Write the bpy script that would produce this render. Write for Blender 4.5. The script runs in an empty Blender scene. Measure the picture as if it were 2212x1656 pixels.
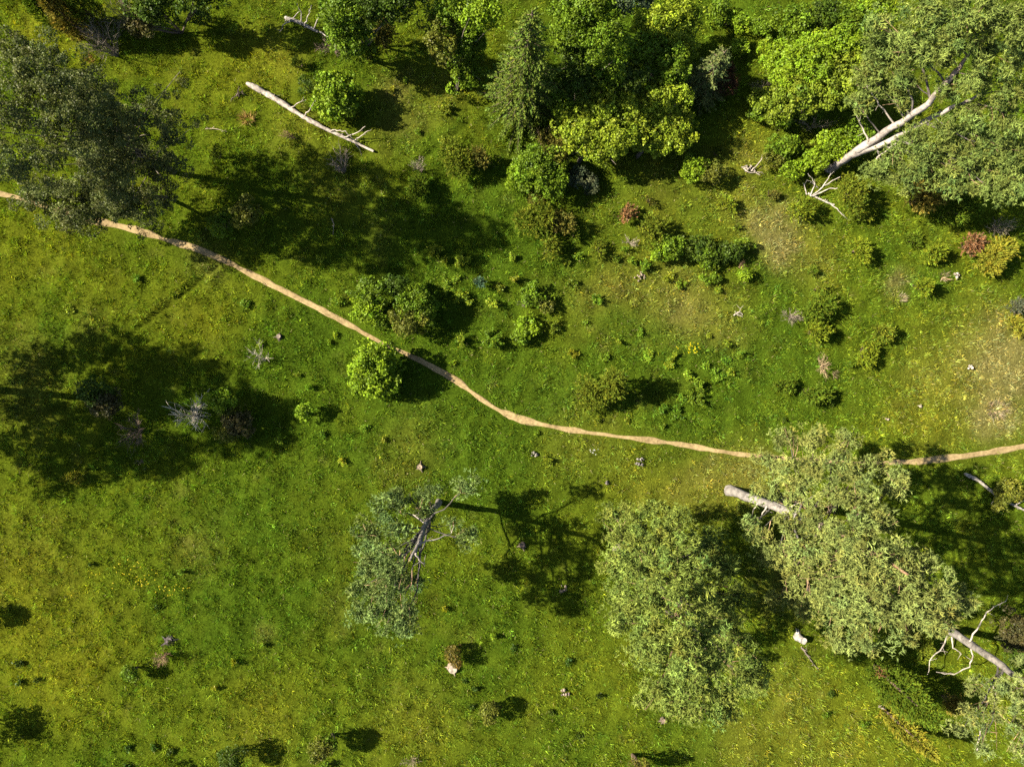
import bpy, math
import numpy as np
from mathutils import Vector, Matrix

# ------------------------------------------------------------------ camera, sky, sun, exposure
H = 50.0                       # drone height above the meadow
F = 1532.0                     # focal length in photo pixels (photo taken as 2211 x 1656)
CX, CY = 1105.5, 828.0
NU, NV = 1050.0, 870.0         # pixel straight below the drone
SUN_EL = math.radians(38)
SH_ANG = math.radians(-8)      # direction in which shadows fall on the ground

scene = bpy.context.scene
cam_data = bpy.data.cameras.new("camera")
cam_data.sensor_width = 36.0
cam_data.lens = 36.0 * F / 2211.0
cam_data.clip_end = 3000.0
cam = bpy.data.objects.new("camera", cam_data)
scene.collection.objects.link(cam)
n_cam = Vector(((NU - CX) / F, -(NV - CY) / F, -1.0)).normalized()
q = n_cam.rotation_difference(Vector((0, 0, -1)))
cam.rotation_mode = 'QUATERNION'
cam.rotation_quaternion = q
cam.location = (0, 0, H)
scene.camera = cam
RC = np.array(q.to_matrix())

world = bpy.data.worlds.new("World")
scene.world = world
world.use_nodes = True
wn = world.node_tree.nodes
sky = wn.new('ShaderNodeTexSky')
sky.sky_type = 'NISHITA'
sky.sun_disc = False
sky.sun_elevation = SUN_EL
wn['Background'].inputs['Strength'].default_value = 0.05
world.node_tree.links.new(sky.outputs[0], wn['Background'].inputs['Color'])
sd = Vector((math.cos(SH_ANG) * math.cos(SUN_EL), math.sin(SH_ANG) * math.cos(SUN_EL), -math.sin(SUN_EL)))
sky.sun_rotation = math.atan2(-sd.x, -sd.y)
sun_data = bpy.data.lights.new("sun", 'SUN')
sun_data.energy = 5.0
sun_data.angle = math.radians(0.5)
sun_data.color = (1.0, 0.92, 0.76)
sun = bpy.data.objects.new("sun", sun_data)
sun.rotation_mode = 'QUATERNION'
sun.rotation_quaternion = Vector((0, 0, -1)).rotation_difference(sd)
sun.location = (-60, 20, 80)
scene.collection.objects.link(sun)
scene.view_settings.view_transform = 'Standard'
scene.view_settings.look = 'None'
scene.view_settings.gamma = 1.0
scene.view_settings.exposure = 2.36
scene.cycles.use_denoising = False
scene.cycles.max_bounces = 5
scene.cycles.diffuse_bounces = 1
scene.cycles.transmission_bounces = 3

ALB = 0.5                      # scales the relative tints below to real reflectance
# ------------------------------------------------------------------ helpers
_seed = [11]
def R():
    _seed[0] += 1
    return np.random.default_rng(_seed[0])

_lat = {}
def noise(x, y, scale, seed):
    if seed not in _lat:
        _lat[seed] = np.random.default_rng(1000 + seed).random((256, 256))
    L = _lat[seed]
    x = np.asarray(x, float) / scale + 71.3 + seed * 3.7
    y = np.asarray(y, float) / scale + 37.9 + seed * 5.1
    xi = np.floor(x).astype(int); yi = np.floor(y).astype(int)
    fx = x - xi; fy = y - yi
    fx = fx * fx * (3 - 2 * fx); fy = fy * fy * (3 - 2 * fy)
    a = L[xi % 256, yi % 256]; b = L[(xi + 1) % 256, yi % 256]
    c = L[xi % 256, (yi + 1) % 256]; d = L[(xi + 1) % 256, (yi + 1) % 256]
    return (a * (1 - fx) + b * fx) * (1 - fy) + (c * (1 - fx) + d * fx) * fy

def fbm(x, y, scale, seed, octv=3):
    s = 0; w = 1; t = 0
    for o in range(octv):
        s = s + w * noise(x, y, scale / 2 ** o, seed + 17 * o); t += w; w *= 0.55
    return s / t

def raw_pix(u, v, z):
    u = np.asarray(u, float); v = np.asarray(v, float); z = np.asarray(z, float)
    d = np.stack([(u - CX) / F, -(v - CY) / F, -np.ones_like(u)], -1) @ RC.T
    t = (H - z) / (-d[..., 2])
    return np.stack([t * d[..., 0], t * d[..., 1], z + 0 * t], -1)

TRACK = [(470, 572), (440, 596), (380, 645), (300, 708), (250, 752), (215, 800), (180, 850), (100, 890)]
TRACK2 = [(1010, 268), (985, 290), (940, 322), (905, 350)]
def poly_dist(x, y, line):
    best = np.full(np.shape(x), 1e9)
    for (ax, ay), (bx, by) in zip(line[:-1], line[1:]):
        dx, dy = bx - ax, by - ay
        t = np.clip(((x - ax) * dx + (y - ay) * dy) / (dx * dx + dy * dy), 0, 1)
        best = np.minimum(best, np.hypot(x - ax - t * dx, y - ay - t * dy))
    return best

PATH = [(-180, 372), (-90, 395), (0, 418), (35, 426), (100, 446), (180, 470), (250, 487), (300, 498), (350, 515), (420, 536),
        (480, 561), (550, 596), (620, 632), (700, 672), (760, 705), (820, 738), (870, 761), (920, 785),
        (980, 819), (1020, 848), (1060, 876), (1100, 896), (1150, 912), (1220, 926), (1300, 938), (1380, 948),
        (1450, 957), (1530, 970), (1600, 981), (1660, 987), (1740, 993), (1820, 998), (1900, 999), (1980, 996),
        (2060, 987), (2130, 978), (2211, 964), (2300, 946), (2400, 925)]
def smooth_line(px, step=0.3):
    p = raw_pix([a for a, _ in px], [b for _, b in px], np.zeros(len(px)))[:, :2]
    out = []
    for i in range(len(p) - 1):
        p0 = p[max(i - 1, 0)]; p1 = p[i]; p2 = p[i + 1]; p3 = p[min(i + 2, len(p) - 1)]
        n = max(2, int(np.hypot(*(p2 - p1)) / step))
        for k in range(n):
            t = k / n
            out.append(0.5 * ((2 * p1) + (-p0 + p2) * t + (2 * p0 - 5 * p1 + 4 * p2 - p3) * t * t + (-p0 + 3 * p1 - 3 * p2 + p3) * t ** 3))
    out.append(p[-1])
    return np.array(out)
PATHW = smooth_line(PATH)
TRW = smooth_line(TRACK, 0.6); TRW2 = smooth_line(TRACK2, 0.6)
PATHC = [tuple(p) for p in PATHW[::4]] + [tuple(PATHW[-1])]

def ground_z(x, y):
    x = np.asarray(x, float); y = np.asarray(y, float)
    g = 0.5 * (fbm(x, y, 14, 1) - 0.5) + 0.30 * (fbm(x, y, 3.2, 2, 2) - 0.5) + 0.22 * (noise(x, y, 0.9, 3) - 0.5)
    dp = poly_dist(x, y, PATHC)
    k = np.clip((dp - 0.25) / 1.2, 0, 1)
    smoothg = 0.5 * (fbm(x, y, 14, 1) - 0.5) - 0.04
    g = smoothg * (1 - k) + g * k
    for tr in (TRW, TRW2):
        dt = poly_dist(x, y, [tuple(p) for p in tr])
        g = g - 0.22 * np.exp(-(dt / 0.2) ** 2) + 0.05 * np.exp(-((dt - 0.45) / 0.2) ** 2)
    return g

def pix(u, v, z=0.0):
    """photo pixel + height above ground -> point"""
    p = raw_pix(u, v, z)
    for _ in range(2):
        p = raw_pix(u, v, z + ground_z(p[..., 0], p[..., 1]))
    return p
def mpp(z=0.0):
    return (H - z) / F

def new_mesh(name, V, faces, cols=None, smooth=False):
    """faces: list of int arrays (n,3) or (n,4)"""
    me = bpy.data.meshes.new(name)
    V = np.asarray(V, np.float32)
    faces = [np.asarray(f, np.int32) for f in faces if len(f)]
    nl = sum(f.size for f in faces); nf = sum(len(f) for f in faces)
    me.vertices.add(len(V)); me.vertices.foreach_set("co", V.ravel())
    me.loops.add(nl); me.loops.foreach_set("vertex_index", np.concatenate([f.ravel() for f in faces]))
    me.polygons.add(nf)
    tot = np.concatenate([np.full(len(f), f.shape[1], np.int32) for f in faces])
    st = np.concatenate([[0], np.cumsum(tot)[:-1]]).astype(np.int32)
    me.polygons.foreach_set("loop_start", st)
    me.update(calc_edges=True)
    if smooth:
        me.polygons.foreach_set("use_smooth", np.ones(nf, bool))
    if cols is not None:
        a = me.color_attributes.new("Col", 'FLOAT_COLOR', 'POINT')
        c = np.ones((len(V), 4), np.float32); c[:, :3] = cols
        a.data.foreach_set("color", c.ravel())
    return me

class Acc:
    def __init__(self): self.V = []; self.T = []; self.Q = []; self.C = []; self.n = 0
    def add(self, V, F_, col):
        V = np.asarray(V, np.float32); F_ = np.asarray(F_, np.int64)
        c = np.asarray(col, np.float32)
        if c.ndim == 1: c = np.tile(c, (len(V), 1))
        (self.T if F_.shape[1] == 3 else self.Q).append(F_ + self.n)
        self.V.append(V); self.C.append(c); self.n += len(V)
    def obj(self, name, mat, parent=None, base=(0, 0, 0), smooth=False):
        if not self.n: return None
        V = np.concatenate(self.V) - np.asarray(base, np.float32)
        faces = []
        if self.T: faces.append(np.concatenate(self.T))
        if self.Q: faces.append(np.concatenate(self.Q))
        me = new_mesh(name, V, faces, np.clip(np.concatenate(self.C) * ALB, 0.001, 0.9), smooth)
        me.materials.append(mat)
        o = bpy.data.objects.new(name, me)
        scene.collection.objects.link(o)
        if parent is not None: o.parent = parent
        else: o.location = base
        return o

def tag(o, label, cat, group=None):
    o["label"] = label; o["category"] = cat
    if group: o["group"] = group
    return o
def thing(name, base, label, cat, group=None):
    o = bpy.data.objects.new(name, None)
    o.empty_display_size = 0.3
    o.location = base
    scene.collection.objects.link(o)
    return tag(o, label, cat, group)

def unit(a):
    return a / np.maximum(np.linalg.norm(a, axis=-1, keepdims=True), 1e-9)
def rand_dirs(r, n):
    return unit(r.normal(size=(n, 3)))

def spikes(acc, P, D, L, W, col, r):
    """one flat pointed triangle each"""
    n = len(P)
    S = unit(np.cross(D, rand_dirs(r, n)))
    W = np.broadcast_to(W, (n,))[:, None]; L = np.broadcast_to(L, (n,))[:, None]
    V = np.empty((n, 3, 3))
    V[:, 0] = P - S * W / 2; V[:, 1] = P + S * W / 2; V[:, 2] = P + D * L
    acc.add(V.reshape(-1, 3), np.arange(3 * n).reshape(-1, 3), np.repeat(col, 3, 0))

def leaves(acc, P, N, size, col, r, aspect=0.7):
    n = len(P)
    A = unit(np.cross(N, rand_dirs(r, n))); B = np.cross(N, A)
    s = np.broadcast_to(size, (n,))[:, None] / 2
    fold = N * s * 0.25
    V = np.empty((n, 4, 3))
    V[:, 0] = P - A * s; V[:, 1] = P + B * s * aspect + fold - A * s * 0.15; V[:, 2] = P + A * s; V[:, 3] = P - B * s * aspect + fold - A * s * 0.15
    acc.add(V.reshape(-1, 3), np.arange(4 * n).reshape(-1, 4), np.repeat(col, 4, 0))

def vary(col, n, r, val=0.25, hue=0.12):
    c = np.tile(np.asarray(col, float), (n, 1))
    c *= np.exp(r.normal(0, val, (n, 1)))
    h = r.normal(0, hue, (n, 1))
    c[:, :1] *= np.exp(h); c[:, 2:] *= np.exp(-h * 0.6)
    return c

def tube(acc, pts, rad, col, sides=6, rough=0.0, r=None, cap=True):
    pts = np.asarray(pts, float); n = len(pts)
    rad = np.broadcast_to(rad, (n,)).astype(float)
    T = unit(np.gradient(pts, axis=0))
    ref = np.array([0.3, 0.9, 0.2]) if abs(T[0] @ np.array([0.3, 0.9, 0.2])) < 0.9 else np.array([1., 0, 0])
    A = unit(np.cross(T, ref)); B = np.cross(T, A)
    an = np.arange(sides) * 2 * np.pi / sides
    rr = rad[:, None] * np.ones((1, sides))
    if rough and r is not None:
        rr = rr * (1 + rough * r.normal(size=(n, sides)))
    V = pts[:, None] + rr[..., None] * (np.cos(an)[None, :, None] * A[:, None] + np.sin(an)[None, :, None] * B[:, None])
    V = V.reshape(-1, 3)
    i = np.arange(n - 1)[:, None] * sides; j = np.arange(sides)[None]; k = (j + 1) % sides
    q = np.stack([i + j, i + k, i + sides + k, i + sides + j], -1).reshape(-1, 4)
    c = np.asarray(col, float)
    if c.ndim == 2: c = np.repeat(c, sides, 0)
    acc.add(V, q, c)
    if cap:
        e = np.vstack([V[:sides], V[-sides:], pts[:1], pts[-1:]])
        t = [[(m + 1) % sides, m, 2 * sides] for m in range(sides)] + [[sides + m, sides + (m + 1) % sides, 2 * sides + 1] for m in range(sides)]
        cc = c if c.ndim == 1 else np.vstack([c[:sides], c[-sides:], c[:1], c[-1:]])
        acc.add(e, t, cc)

def bend(p0, p1, n, wob, r, sag=0.0):
    t = np.linspace(0, 1, n)[:, None]
    p = np.asarray(p0)[None] * (1 - t) + np.asarray(p1)[None] * t
    L = np.linalg.norm(np.asarray(p1) - np.asarray(p0))
    off = np.cumsum(r.normal(0, wob * L / n, (n, 3)), 0)
    off -= t * off[-1] * 0.7
    off[0] = 0
    p = p + off
    p[:, 2] += sag * L * np.sin(np.pi * t[:, 0])
    return p

# ------------------------------------------------------------------ materials
def mat_foliage(name, trans=0.3, rough=0.55, spec=0.25):
    m = bpy.data.materials.new(name); m.use_nodes = True
    nt = m.node_tree; nd = nt.nodes; nd.clear()
    out = nd.new('ShaderNodeOutputMaterial'); at = nd.new('ShaderNodeAttribute'); at.attribute_name = "Col"
    pr = nd.new('ShaderNodeBsdfPrincipled' if spec else 'ShaderNodeBsdfDiffuse'); tr = nd.new('ShaderNodeBsdfTranslucent'); mx = nd.new('ShaderNodeMixShader')
    if spec: pr.inputs['Roughness'].default_value = rough; pr.inputs['Specular IOR Level'].default_value = spec
    mul = nd.new('ShaderNodeMix'); mul.data_type = 'RGBA'; mul.blend_type = 'MULTIPLY'; mul.inputs[0].default_value = 1.0
    mul.inputs[7].default_value = (1.0, 1.15, 0.5, 1)
    nt.links.new(at.outputs['Color'], mul.inputs[6])
    nt.links.new(mul.outputs[2], tr.inputs['Color'])
    nt.links.new(at.outputs['Color'], pr.inputs[0])
    mx.inputs[0].default_value = trans
    nt.links.new(pr.outputs[0], mx.inputs[1]); nt.links.new(tr.outputs[0], mx.inputs[2])
    nt.links.new(mx.outputs[0], out.inputs['Surface'])
    return m

def mat_bark(name, scale=9.0, amount=0.6, bump=0.5):
    m = bpy.data.materials.new(name); m.use_nodes = True
    nt = m.node_tree; nd = nt.nodes; pr = nd['Principled BSDF']
    at = nd.new('ShaderNodeAttribute'); at.attribute_name = "Col"
    tc = nd.new('ShaderNodeTexCoord'); nz = nd.new('ShaderNodeTexNoise')
    nz.inputs['Scale'].default_value = scale; nz.inputs['Detail'].default_value = 5.0; nz.inputs['Roughness'].default_value = 0.7
    nt.links.new(tc.outputs['Object'], nz.inputs['Vector'])
    rp = nd.new('ShaderNodeValToRGB'); rp.color_ramp.elements[0].position = 0.36; rp.color_ramp.elements[1].position = 0.56
    rp.color_ramp.elements[0].color = (1 - amount, 1 - amount, 1 - amount, 1); rp.color_ramp.elements[1].color = (1, 1, 1, 1)
    nt.links.new(nz.outputs['Fac'], rp.inputs[0])
    mul = nd.new('ShaderNodeMix'); mul.data_type = 'RGBA'; mul.blend_type = 'MULTIPLY'; mul.inputs[0].default_value = 1.0
    nt.links.new(at.outputs['Color'], mul.inputs[6]); nt.links.new(rp.outputs[0], mul.inputs[7])
    nt.links.new(mul.outputs[2], pr.inputs['Base Color'])
    pr.inputs['Roughness'].default_value = 0.9; pr.inputs['Specular IOR Level'].default_value = 0.15
    bp = nd.new('ShaderNodeBump'); bp.inputs['Strength'].default_value = bump; bp.inputs['Distance'].default_value = 0.05
    nt.links.new(nz.outputs['Fac'], bp.inputs['Height']); nt.links.new(bp.outputs[0], pr.inputs['Normal'])
    return m

M_GRASS = mat_foliage("grass_blades", 0.35, 0.7, 0)
M_LEAF = mat_foliage("broad_leaves", 0.3, 0.5, 0.1)
M_NEEDLE = mat_foliage("needles", 0.2, 0.6, 0)
M_BARK = mat_bark("bark", 3.5, 0.55, 0.9)
M_DEAD = mat_bark("weathered_wood", 4.0, 0.6, 0.8)
M_STONE = mat_bark("stone", 12.0, 0.4, 0.8)

def mat_ground():
    m = bpy.data.materials.new("meadow_soil"); m.use_nodes = True
    nt = m.node_tree; nd = nt.nodes; pr = nd['Principled BSDF']
    at = nd.new('ShaderNodeAttribute'); at.attribute_name = "Col"
    tc = nd.new('ShaderNodeTexCoord'); nz = nd.new('ShaderNodeTexNoise')
    nz.inputs['Scale'].default_value = 7.0; nz.inputs['Detail'].default_value = 6.0; nz.inputs['Roughness'].default_value = 0.75
    nt.links.new(tc.outputs['Object'], nz.inputs['Vector'])
    rp = nd.new('ShaderNodeValToRGB'); rp.color_ramp.elements[0].position = 0.3; rp.color_ramp.elements[1].position = 0.75
    rp.color_ramp.elements[0].color = (0.35, 0.35, 0.3, 1); rp.color_ramp.elements[1].color = (1.3, 1.3, 1.1, 1)
    nt.links.new(nz.outputs['Fac'], rp.inputs[0])
    mul = nd.new('ShaderNodeMix'); mul.data_type = 'RGBA'; mul.blend_type = 'MULTIPLY'; mul.inputs[0].default_value = 1.0
    nt.links.new(at.outputs['Color'], mul.inputs[6]); nt.links.new(rp.outputs[0], mul.inputs[7])
    nt.links.new(mul.outputs[2], pr.inputs['Base Color']); pr.inputs['Roughness'].default_value = 1.0; pr.inputs['Specular IOR Level'].default_value = 0.0
    bp = nd.new('ShaderNodeBump'); bp.inputs['Strength'].default_value = 0.8; bp.inputs['Distance'].default_value = 0.12
    nt.links.new(nz.outputs['Fac'], bp.inputs['Height']); nt.links.new(bp.outputs[0], pr.inputs['Normal'])
    return m
def mat_path():
    m = bpy.data.materials.new("sandy_path"); m.use_nodes = True
    nt = m.node_tree; nd = nt.nodes; pr = nd['Principled BSDF']
    tc = nd.new('ShaderNodeTexCoord'); nz = nd.new('ShaderNodeTexNoise'); n2 = nd.new('ShaderNodeTexNoise')
    nz.inputs['Scale'].default_value = 5.0; nz.inputs['Detail'].default_value = 6.0
    n2.inputs['Scale'].default_value = 0.7; n2.inputs['Detail'].default_value = 3.0
    nt.links.new(tc.outputs['Object'], nz.inputs['Vector']); nt.links.new(tc.outputs['Object'], n2.inputs['Vector'])
    add = nd.new('ShaderNodeMath'); add.operation = 'MULTIPLY_ADD'; add.inputs[1].default_value = 0.5
    nt.links.new(n2.outputs['Fac'], add.inputs[0]); 
    h = nd.new('ShaderNodeMath'); h.operation = 'MULTIPLY'; h.inputs[1].default_value = 0.5
    nt.links.new(nz.outputs['Fac'], h.inputs[0]); nt.links.new(h.outputs[0], add.inputs[2])
    rp = nd.new('ShaderNodeValToRGB'); e = rp.color_ramp.elements
    e[0].position = 0.32; e[0].color = (0.085, 0.058, 0.026, 1); e[1].position = 0.6; e[1].color = (0.205, 0.15, 0.072, 1)
    nt.links.new(add.outputs[0], rp.inputs[0]); nt.links.new(rp.outputs[0], pr.inputs['Base Color'])
    pr.inputs['Roughness'].default_value = 1.0; pr.inputs['Specular IOR Level'].default_value = 0.1
    bp = nd.new('ShaderNodeBump'); bp.inputs['Strength'].default_value = 0.5; bp.inputs['Distance'].default_value = 0.05
    nt.links.new(nz.outputs['Fac'], bp.inputs['Height']); nt.links.new(bp.outputs[0], pr.inputs['Normal'])
    return m

# ------------------------------------------------------------------ meadow colour fields
# patches of the sward: (u, v, radius px, straw, yellow, brown)
PATCH = [(2165, 840, 85, .9, .5, 0), (2190, 760, 60, .6, .4, 0), (2130, 900, 45, .9, .3, .1), (2060, 800, 90, .25, .6, 0), (2150, 700, 60, .3, .5, 0),
         (1670, 490, 50, .75, .4, .1), (1690, 540, 40, .6, .4, 0), (1640, 470, 35, .5, .4, 0), (1750, 560, 60, .2, .7, 0),
         (1430, 640, 80, .25, .6, .15), (1560, 700, 60, .2, .6, .1), (1500, 670, 50, .35, .5, .1), (1600, 440, 80, .1, .7, 0), (1450, 420, 120, .1, .5, 0), (1610, 330, 60, .15, .7, 0),
         (1520, 1060, 70, .2, .6, .5), (1400, 1050, 80, .1, .6, .2), (1640, 1010, 60, .3, .7, 0), (1600, 1020, 60, .3, .6, .1), (1690, 1240, 70, .2, .4, .5), (1930, 620, 30, .6, .2, 0),
         (1940, 600, 22, .7, 0, .3), (730, 1180, 50, 0, .2, .5), (735, 1300, 45, .1, .3, .4), (60, 1190, 90, .05, .6, .35), (100, 1300, 130, 0, .6, .2), (60, 1420, 110, 0, .6, .1), (200, 1480, 100, 0, .5, .15),
         (560, 1370, 25, .2, .2, .5), (420, 1190, 50, .15, .4, .3), (880, 1000, 60, .1, .3, .25), (900, 920, 60, .05, .3, .2), (860, 190, 40, .35, .3, .3), (850, 270, 50, .2, .3, .4), (960, 210, 60, .15, .6, 0),
         (560, 120, 90, 0, .8, 0), (640, 300, 60, .1, .6, 0), (450, 180, 80, 0, .6, 0), (80, 60, 70, 0, .9, 0), (150, 110, 60, 0, .8, 0), (740, 410, 60, .1, .7, 0), (620, 130, 60, .1, .7, .1), (200, 130, 20, 0, .4, .8),
         (820, 500, 40, .1, .3, .4), (60, 560, 100, 0, .6, .1), (220, 560, 100, 0, .5, .1), (190, 700, 40, .1, .3, .4), (430, 660, 120, 0, .35, .15), (60, 760, 60, .1, .3, .4), (60, 860, 90, .1, .2, .5),
         (1640, 1640, 120, .05, .3, .1), (1760, 1600, 120, .06, .35, .05), (1880, 1620, 90, .03, .4, .0), (1700, 1480, 60, .12, .4, .05), (1600, 1600, 60, .1, .3, .1), (900, 1550, 90, .05, .5, .2), (560, 1600, 90, .05, .5, .15),
         (1350, 1450, 90, 0, .4, .1), (2000, 900, 120, .05, .6, 0), (1250, 950, 90, .1, .4, .1), (1280, 640, 60, .15, .4, .2), (1340, 610, 40, .2, .5, .2), (450, 555, 40, .3, .3, .3), (1740, 830, 60, 0, .1, 0), (760, 1050, 80, 0, .2, .1)]
GREEN = [(1050, 430, 160), (930, 600, 140), (1000, 760, 150), (1250, 800, 120), (1100, 1000, 160), (980, 930, 120), (1950, 760, 110), (1800, 880, 120), (1700, 760, 100), (620, 800, 120), (680, 1000, 160), (500, 1250, 120), (450, 1100, 120), (1150, 320, 70), (900, 1350, 150), (1450, 900, 160), (1000, 520, 140), (1500, 850, 120)]
PC = raw_pix([p[0] for p in PATCH], [p[1] for p in PATCH], np.zeros(len(PATCH)))
GC = raw_pix([p[0] for p in GREEN], [p[1] for p in GREEN], np.zeros(len(GREEN)))

def sward_colour(x, y):
    straw = np.zeros_like(x); yel = np.zeros_like(x); brn = np.zeros_like(x); grn = np.zeros_like(x)
    wx = x + 1.6 * (fbm(x, y, 2.0, 31) - 0.5); wy = y + 1.6 * (fbm(x, y, 2.0, 32) - 0.5)
    for p, c in zip(PATCH, PC):
        g = np.exp(-(((wx - c[0]) ** 2 + (wy - c[1]) ** 2) / (p[2] * mpp()) ** 2))
        straw += p[3] * g; yel += p[4] * g; brn += p[5] * g
    for p, c in zip(GREEN, GC):
        grn += 0.6 * np.exp(-(((wx - c[0]) ** 2 + (wy - c[1]) ** 2) / (p[2] * mpp()) ** 2))
    a = fbm(x, y, 5.0, 41); b = fbm(x, y, 1.3, 42); c_ = fbm(x, y, 2.2, 43)
    yel = np.clip(0.24 + yel * 0.75 + (a - 0.5) * 0.7 + (b - 0.5) * 0.35 - grn * 0.35, 0, 1)
    brn = np.clip(brn * 0.6 + np.clip(c_ - 0.62, 0, 1) * 1.8, 0, 0.6)
    straw = np.clip(0.9 * straw * (0.35 + 1.3 * b) + np.clip(b - 0.74, 0, 1) * 1.2, 0, 0.9)
    c0 = np.array([0.143, 0.240, 0.019]); c1 = np.array([0.335, 0.365, 0.026]); c2 = np.array([0.185, 0.172, 0.03]); c3 = np.array([0.46, 0.39, 0.16])
    C = c0 + (c1 - c0) * yel[..., None]
    C = C + (c2 - C) * (brn * 0.6)[..., None]
    C = C + (c3 - C) * (straw * 0.8)[..., None]
    C = C * (0.72 + 0.56 * fbm(x, y, 0.5, 44, 2))[..., None]
    return C, straw

# ------------------------------------------------------------------ ground sheet
def build_ground():
    def axis(a, b, s):
        mid = np.arange(a, b + s / 2, s)
        ext = np.array([1, 3, 8, 20, 50, 120, 300, 700.0])
        return np.concatenate([a - ext[::-1], mid, b + ext])
    xs = axis(-41, 44, 0.3); ys = axis(-33.5, 33, 0.3)
    X, Y = np.meshgrid(xs, ys, indexing='ij')
    Z = ground_z(X, Y)
    V = np.stack([X, Y, Z], -1).reshape(-1, 3)
    nx, ny = X.shape
    i = np.arange(nx - 1)[:, None] * ny + np.arange(ny - 1)[None]
    q = np.stack([i, i + ny, i + ny + 1, i + 1], -1).reshape(-1, 4)
    C, s = sward_colour(V[:, 0], V[:, 1])
    me = new_mesh("ground", V, [q], np.clip(C * 0.45 * ALB, 0, 1), True)
    me.materials.append(mat_ground())
    o = bpy.data.objects.new("ground", me); scene.collection.objects.link(o); o["kind"] = "structure"

def build_path():
    P = PATHW; T = unit(np.gradient(P, axis=0)); S = np.stack([-T[:, 1], T[:, 0]], -1)
    s = np.arange(len(P)) * 0.3
    hw = 0.172 + 0.085 * (noise(s, 0 * s, 1.0, 51) - 0.5) * 2 + 0.05 * (noise(s, 0 * s, 6.0, 53) - 0.5) * 2
    rows = []
    cross = [(-1.25, -0.06), (-1.0, 0.028), (-0.45, 0.018), (0, 0.015), (0.45, 0.018), (1.0, 0.028), (1.25, -0.06)]
    for k, (c, dz) in enumerate(cross):
        jit = (0.09 * (noise(s, 0 * s + k * 9, 0.5, 52) - 0.5)) * abs(c)
        xy = P + S * (hw * c + jit)[:, None]
        rows.append(np.column_stack([xy, ground_z(xy[:, 0], xy[:, 1]) + dz]))
    V = np.stack(rows, 1); n, m = V.shape[:2]
    i = np.arange(n - 1)[:, None] * m + np.arange(m - 1)[None]
    q = np.stack([i, i + 1, i + m + 1, i + m], -1).reshape(-1, 4)[:, ::-1]
    me = new_mesh("footpath", V.reshape(-1, 3), [q], None, True)
    me.materials.append(mat_path())
    o = bpy.data.objects.new("footpath", me); scene.collection.objects.link(o); o["kind"] = "structure"

def build_grass(n_tuft=66000, per=14, n_loose=190000):
    r = R()
    def area(n):
        return r.uniform(-41, 44, n), r.uniform(-33.5, 33, n)
    tx, ty = area(n_tuft)
    tl = np.exp(r.normal(0, 0.38, n_tuft)); tv = np.exp(r.normal(0, 0.36, n_tuft)); th = r.normal(0, 0.10, n_tuft)
    idx = np.repeat(np.arange(n_tuft), per)
    ang = r.uniform(0, 2 * np.pi, len(idx)); rad = np.abs(r.normal(0, 0.095, len(idx))) * tl[idx]
    x = np.concatenate([tx[idx] + rad * np.cos(ang), r.uniform(-41, 44, n_loose)])
    y = np.concatenate([ty[idx] + rad * np.sin(ang), r.uniform(-33.5, 33, n_loose)])
    yaw = np.concatenate([ang + r.normal(0, 0.5, len(idx)), r.uniform(0, 2 * np.pi, n_loose)])
    ls = np.concatenate([tl[idx], np.full(n_loose, 0.85)]); vs = np.concatenate([tv[idx], np.ones(n_loose)]); hs = np.concatenate([th[idx], np.zeros(n_loose)])
    n = len(x)
    dp = poly_dist(x, y, [tuple(p) for p in PATHW[::2]] + [tuple(PATHW[-1])])
    edge = 0.05 + 0.22 * (noise(x, y, 0.3, 61)) 
    keep = dp > edge
    lf = np.clip(-0.25 + 1.5 * noise(x, y, 0.42, 62) + 1.1 * noise(x, y, 1.1, 63), 0.22, 2.0)
    lf *= np.clip(0.35 + (dp - 0.2) / 0.8, 0.3, 1)
    for tr in (TRW, TRW2):
        dt = poly_dist(x, y, [tuple(p) for p in tr]); lf *= np.where(dt < 0.16, 0.15, np.where(dt < 0.45, 1.5, 1))
    x, y, yaw, ls, vs, hs, lf = [a[keep] for a in (x, y, yaw, ls, vs, hs, lf)]
    n = len(x)
    C, straw = sward_colour(x, y)
    h = (hs + r.normal(0, 0.12, n))[:, None]
    C = C * (vs * np.exp(r.normal(0, 0.28, n)))[:, None]
    C[:, :1] *= np.exp(h); C[:, 2:] *= np.exp(-h)
    dry = r.random(n) < 0.02 + straw * 0.3
    C[dry] = np.array([0.36, 0.32, 0.13]) * np.exp(r.normal(0, 0.3, dry.sum()))[:, None]
    L = np.minimum(0.24 * lf * ls * np.exp(r.normal(0, 0.2, n)), r.uniform(0.3, 0.42, n))
    W = r.uniform(0.025, 0.049, n)
    lean = np.clip(r.normal(0.7, 0.3, n), 0.1, 1.3)
    z = ground_z(x, y) - 0.02
    P = np.column_stack([x, y, z])
    D = np.column_stack([np.cos(yaw) * np.sin(lean), np.sin(yaw) * np.sin(lean), np.cos(lean)])
    acc = Acc()
    spikes(acc, P, D, L, W, C, r)
    o = acc.obj("meadow_grass", M_GRASS)
    o["kind"] = "stuff"; o["label"] = "uneven green and straw coloured meadow grass"; o["category"] = "grass"

build_ground(); build_path(); build_grass()

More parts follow.
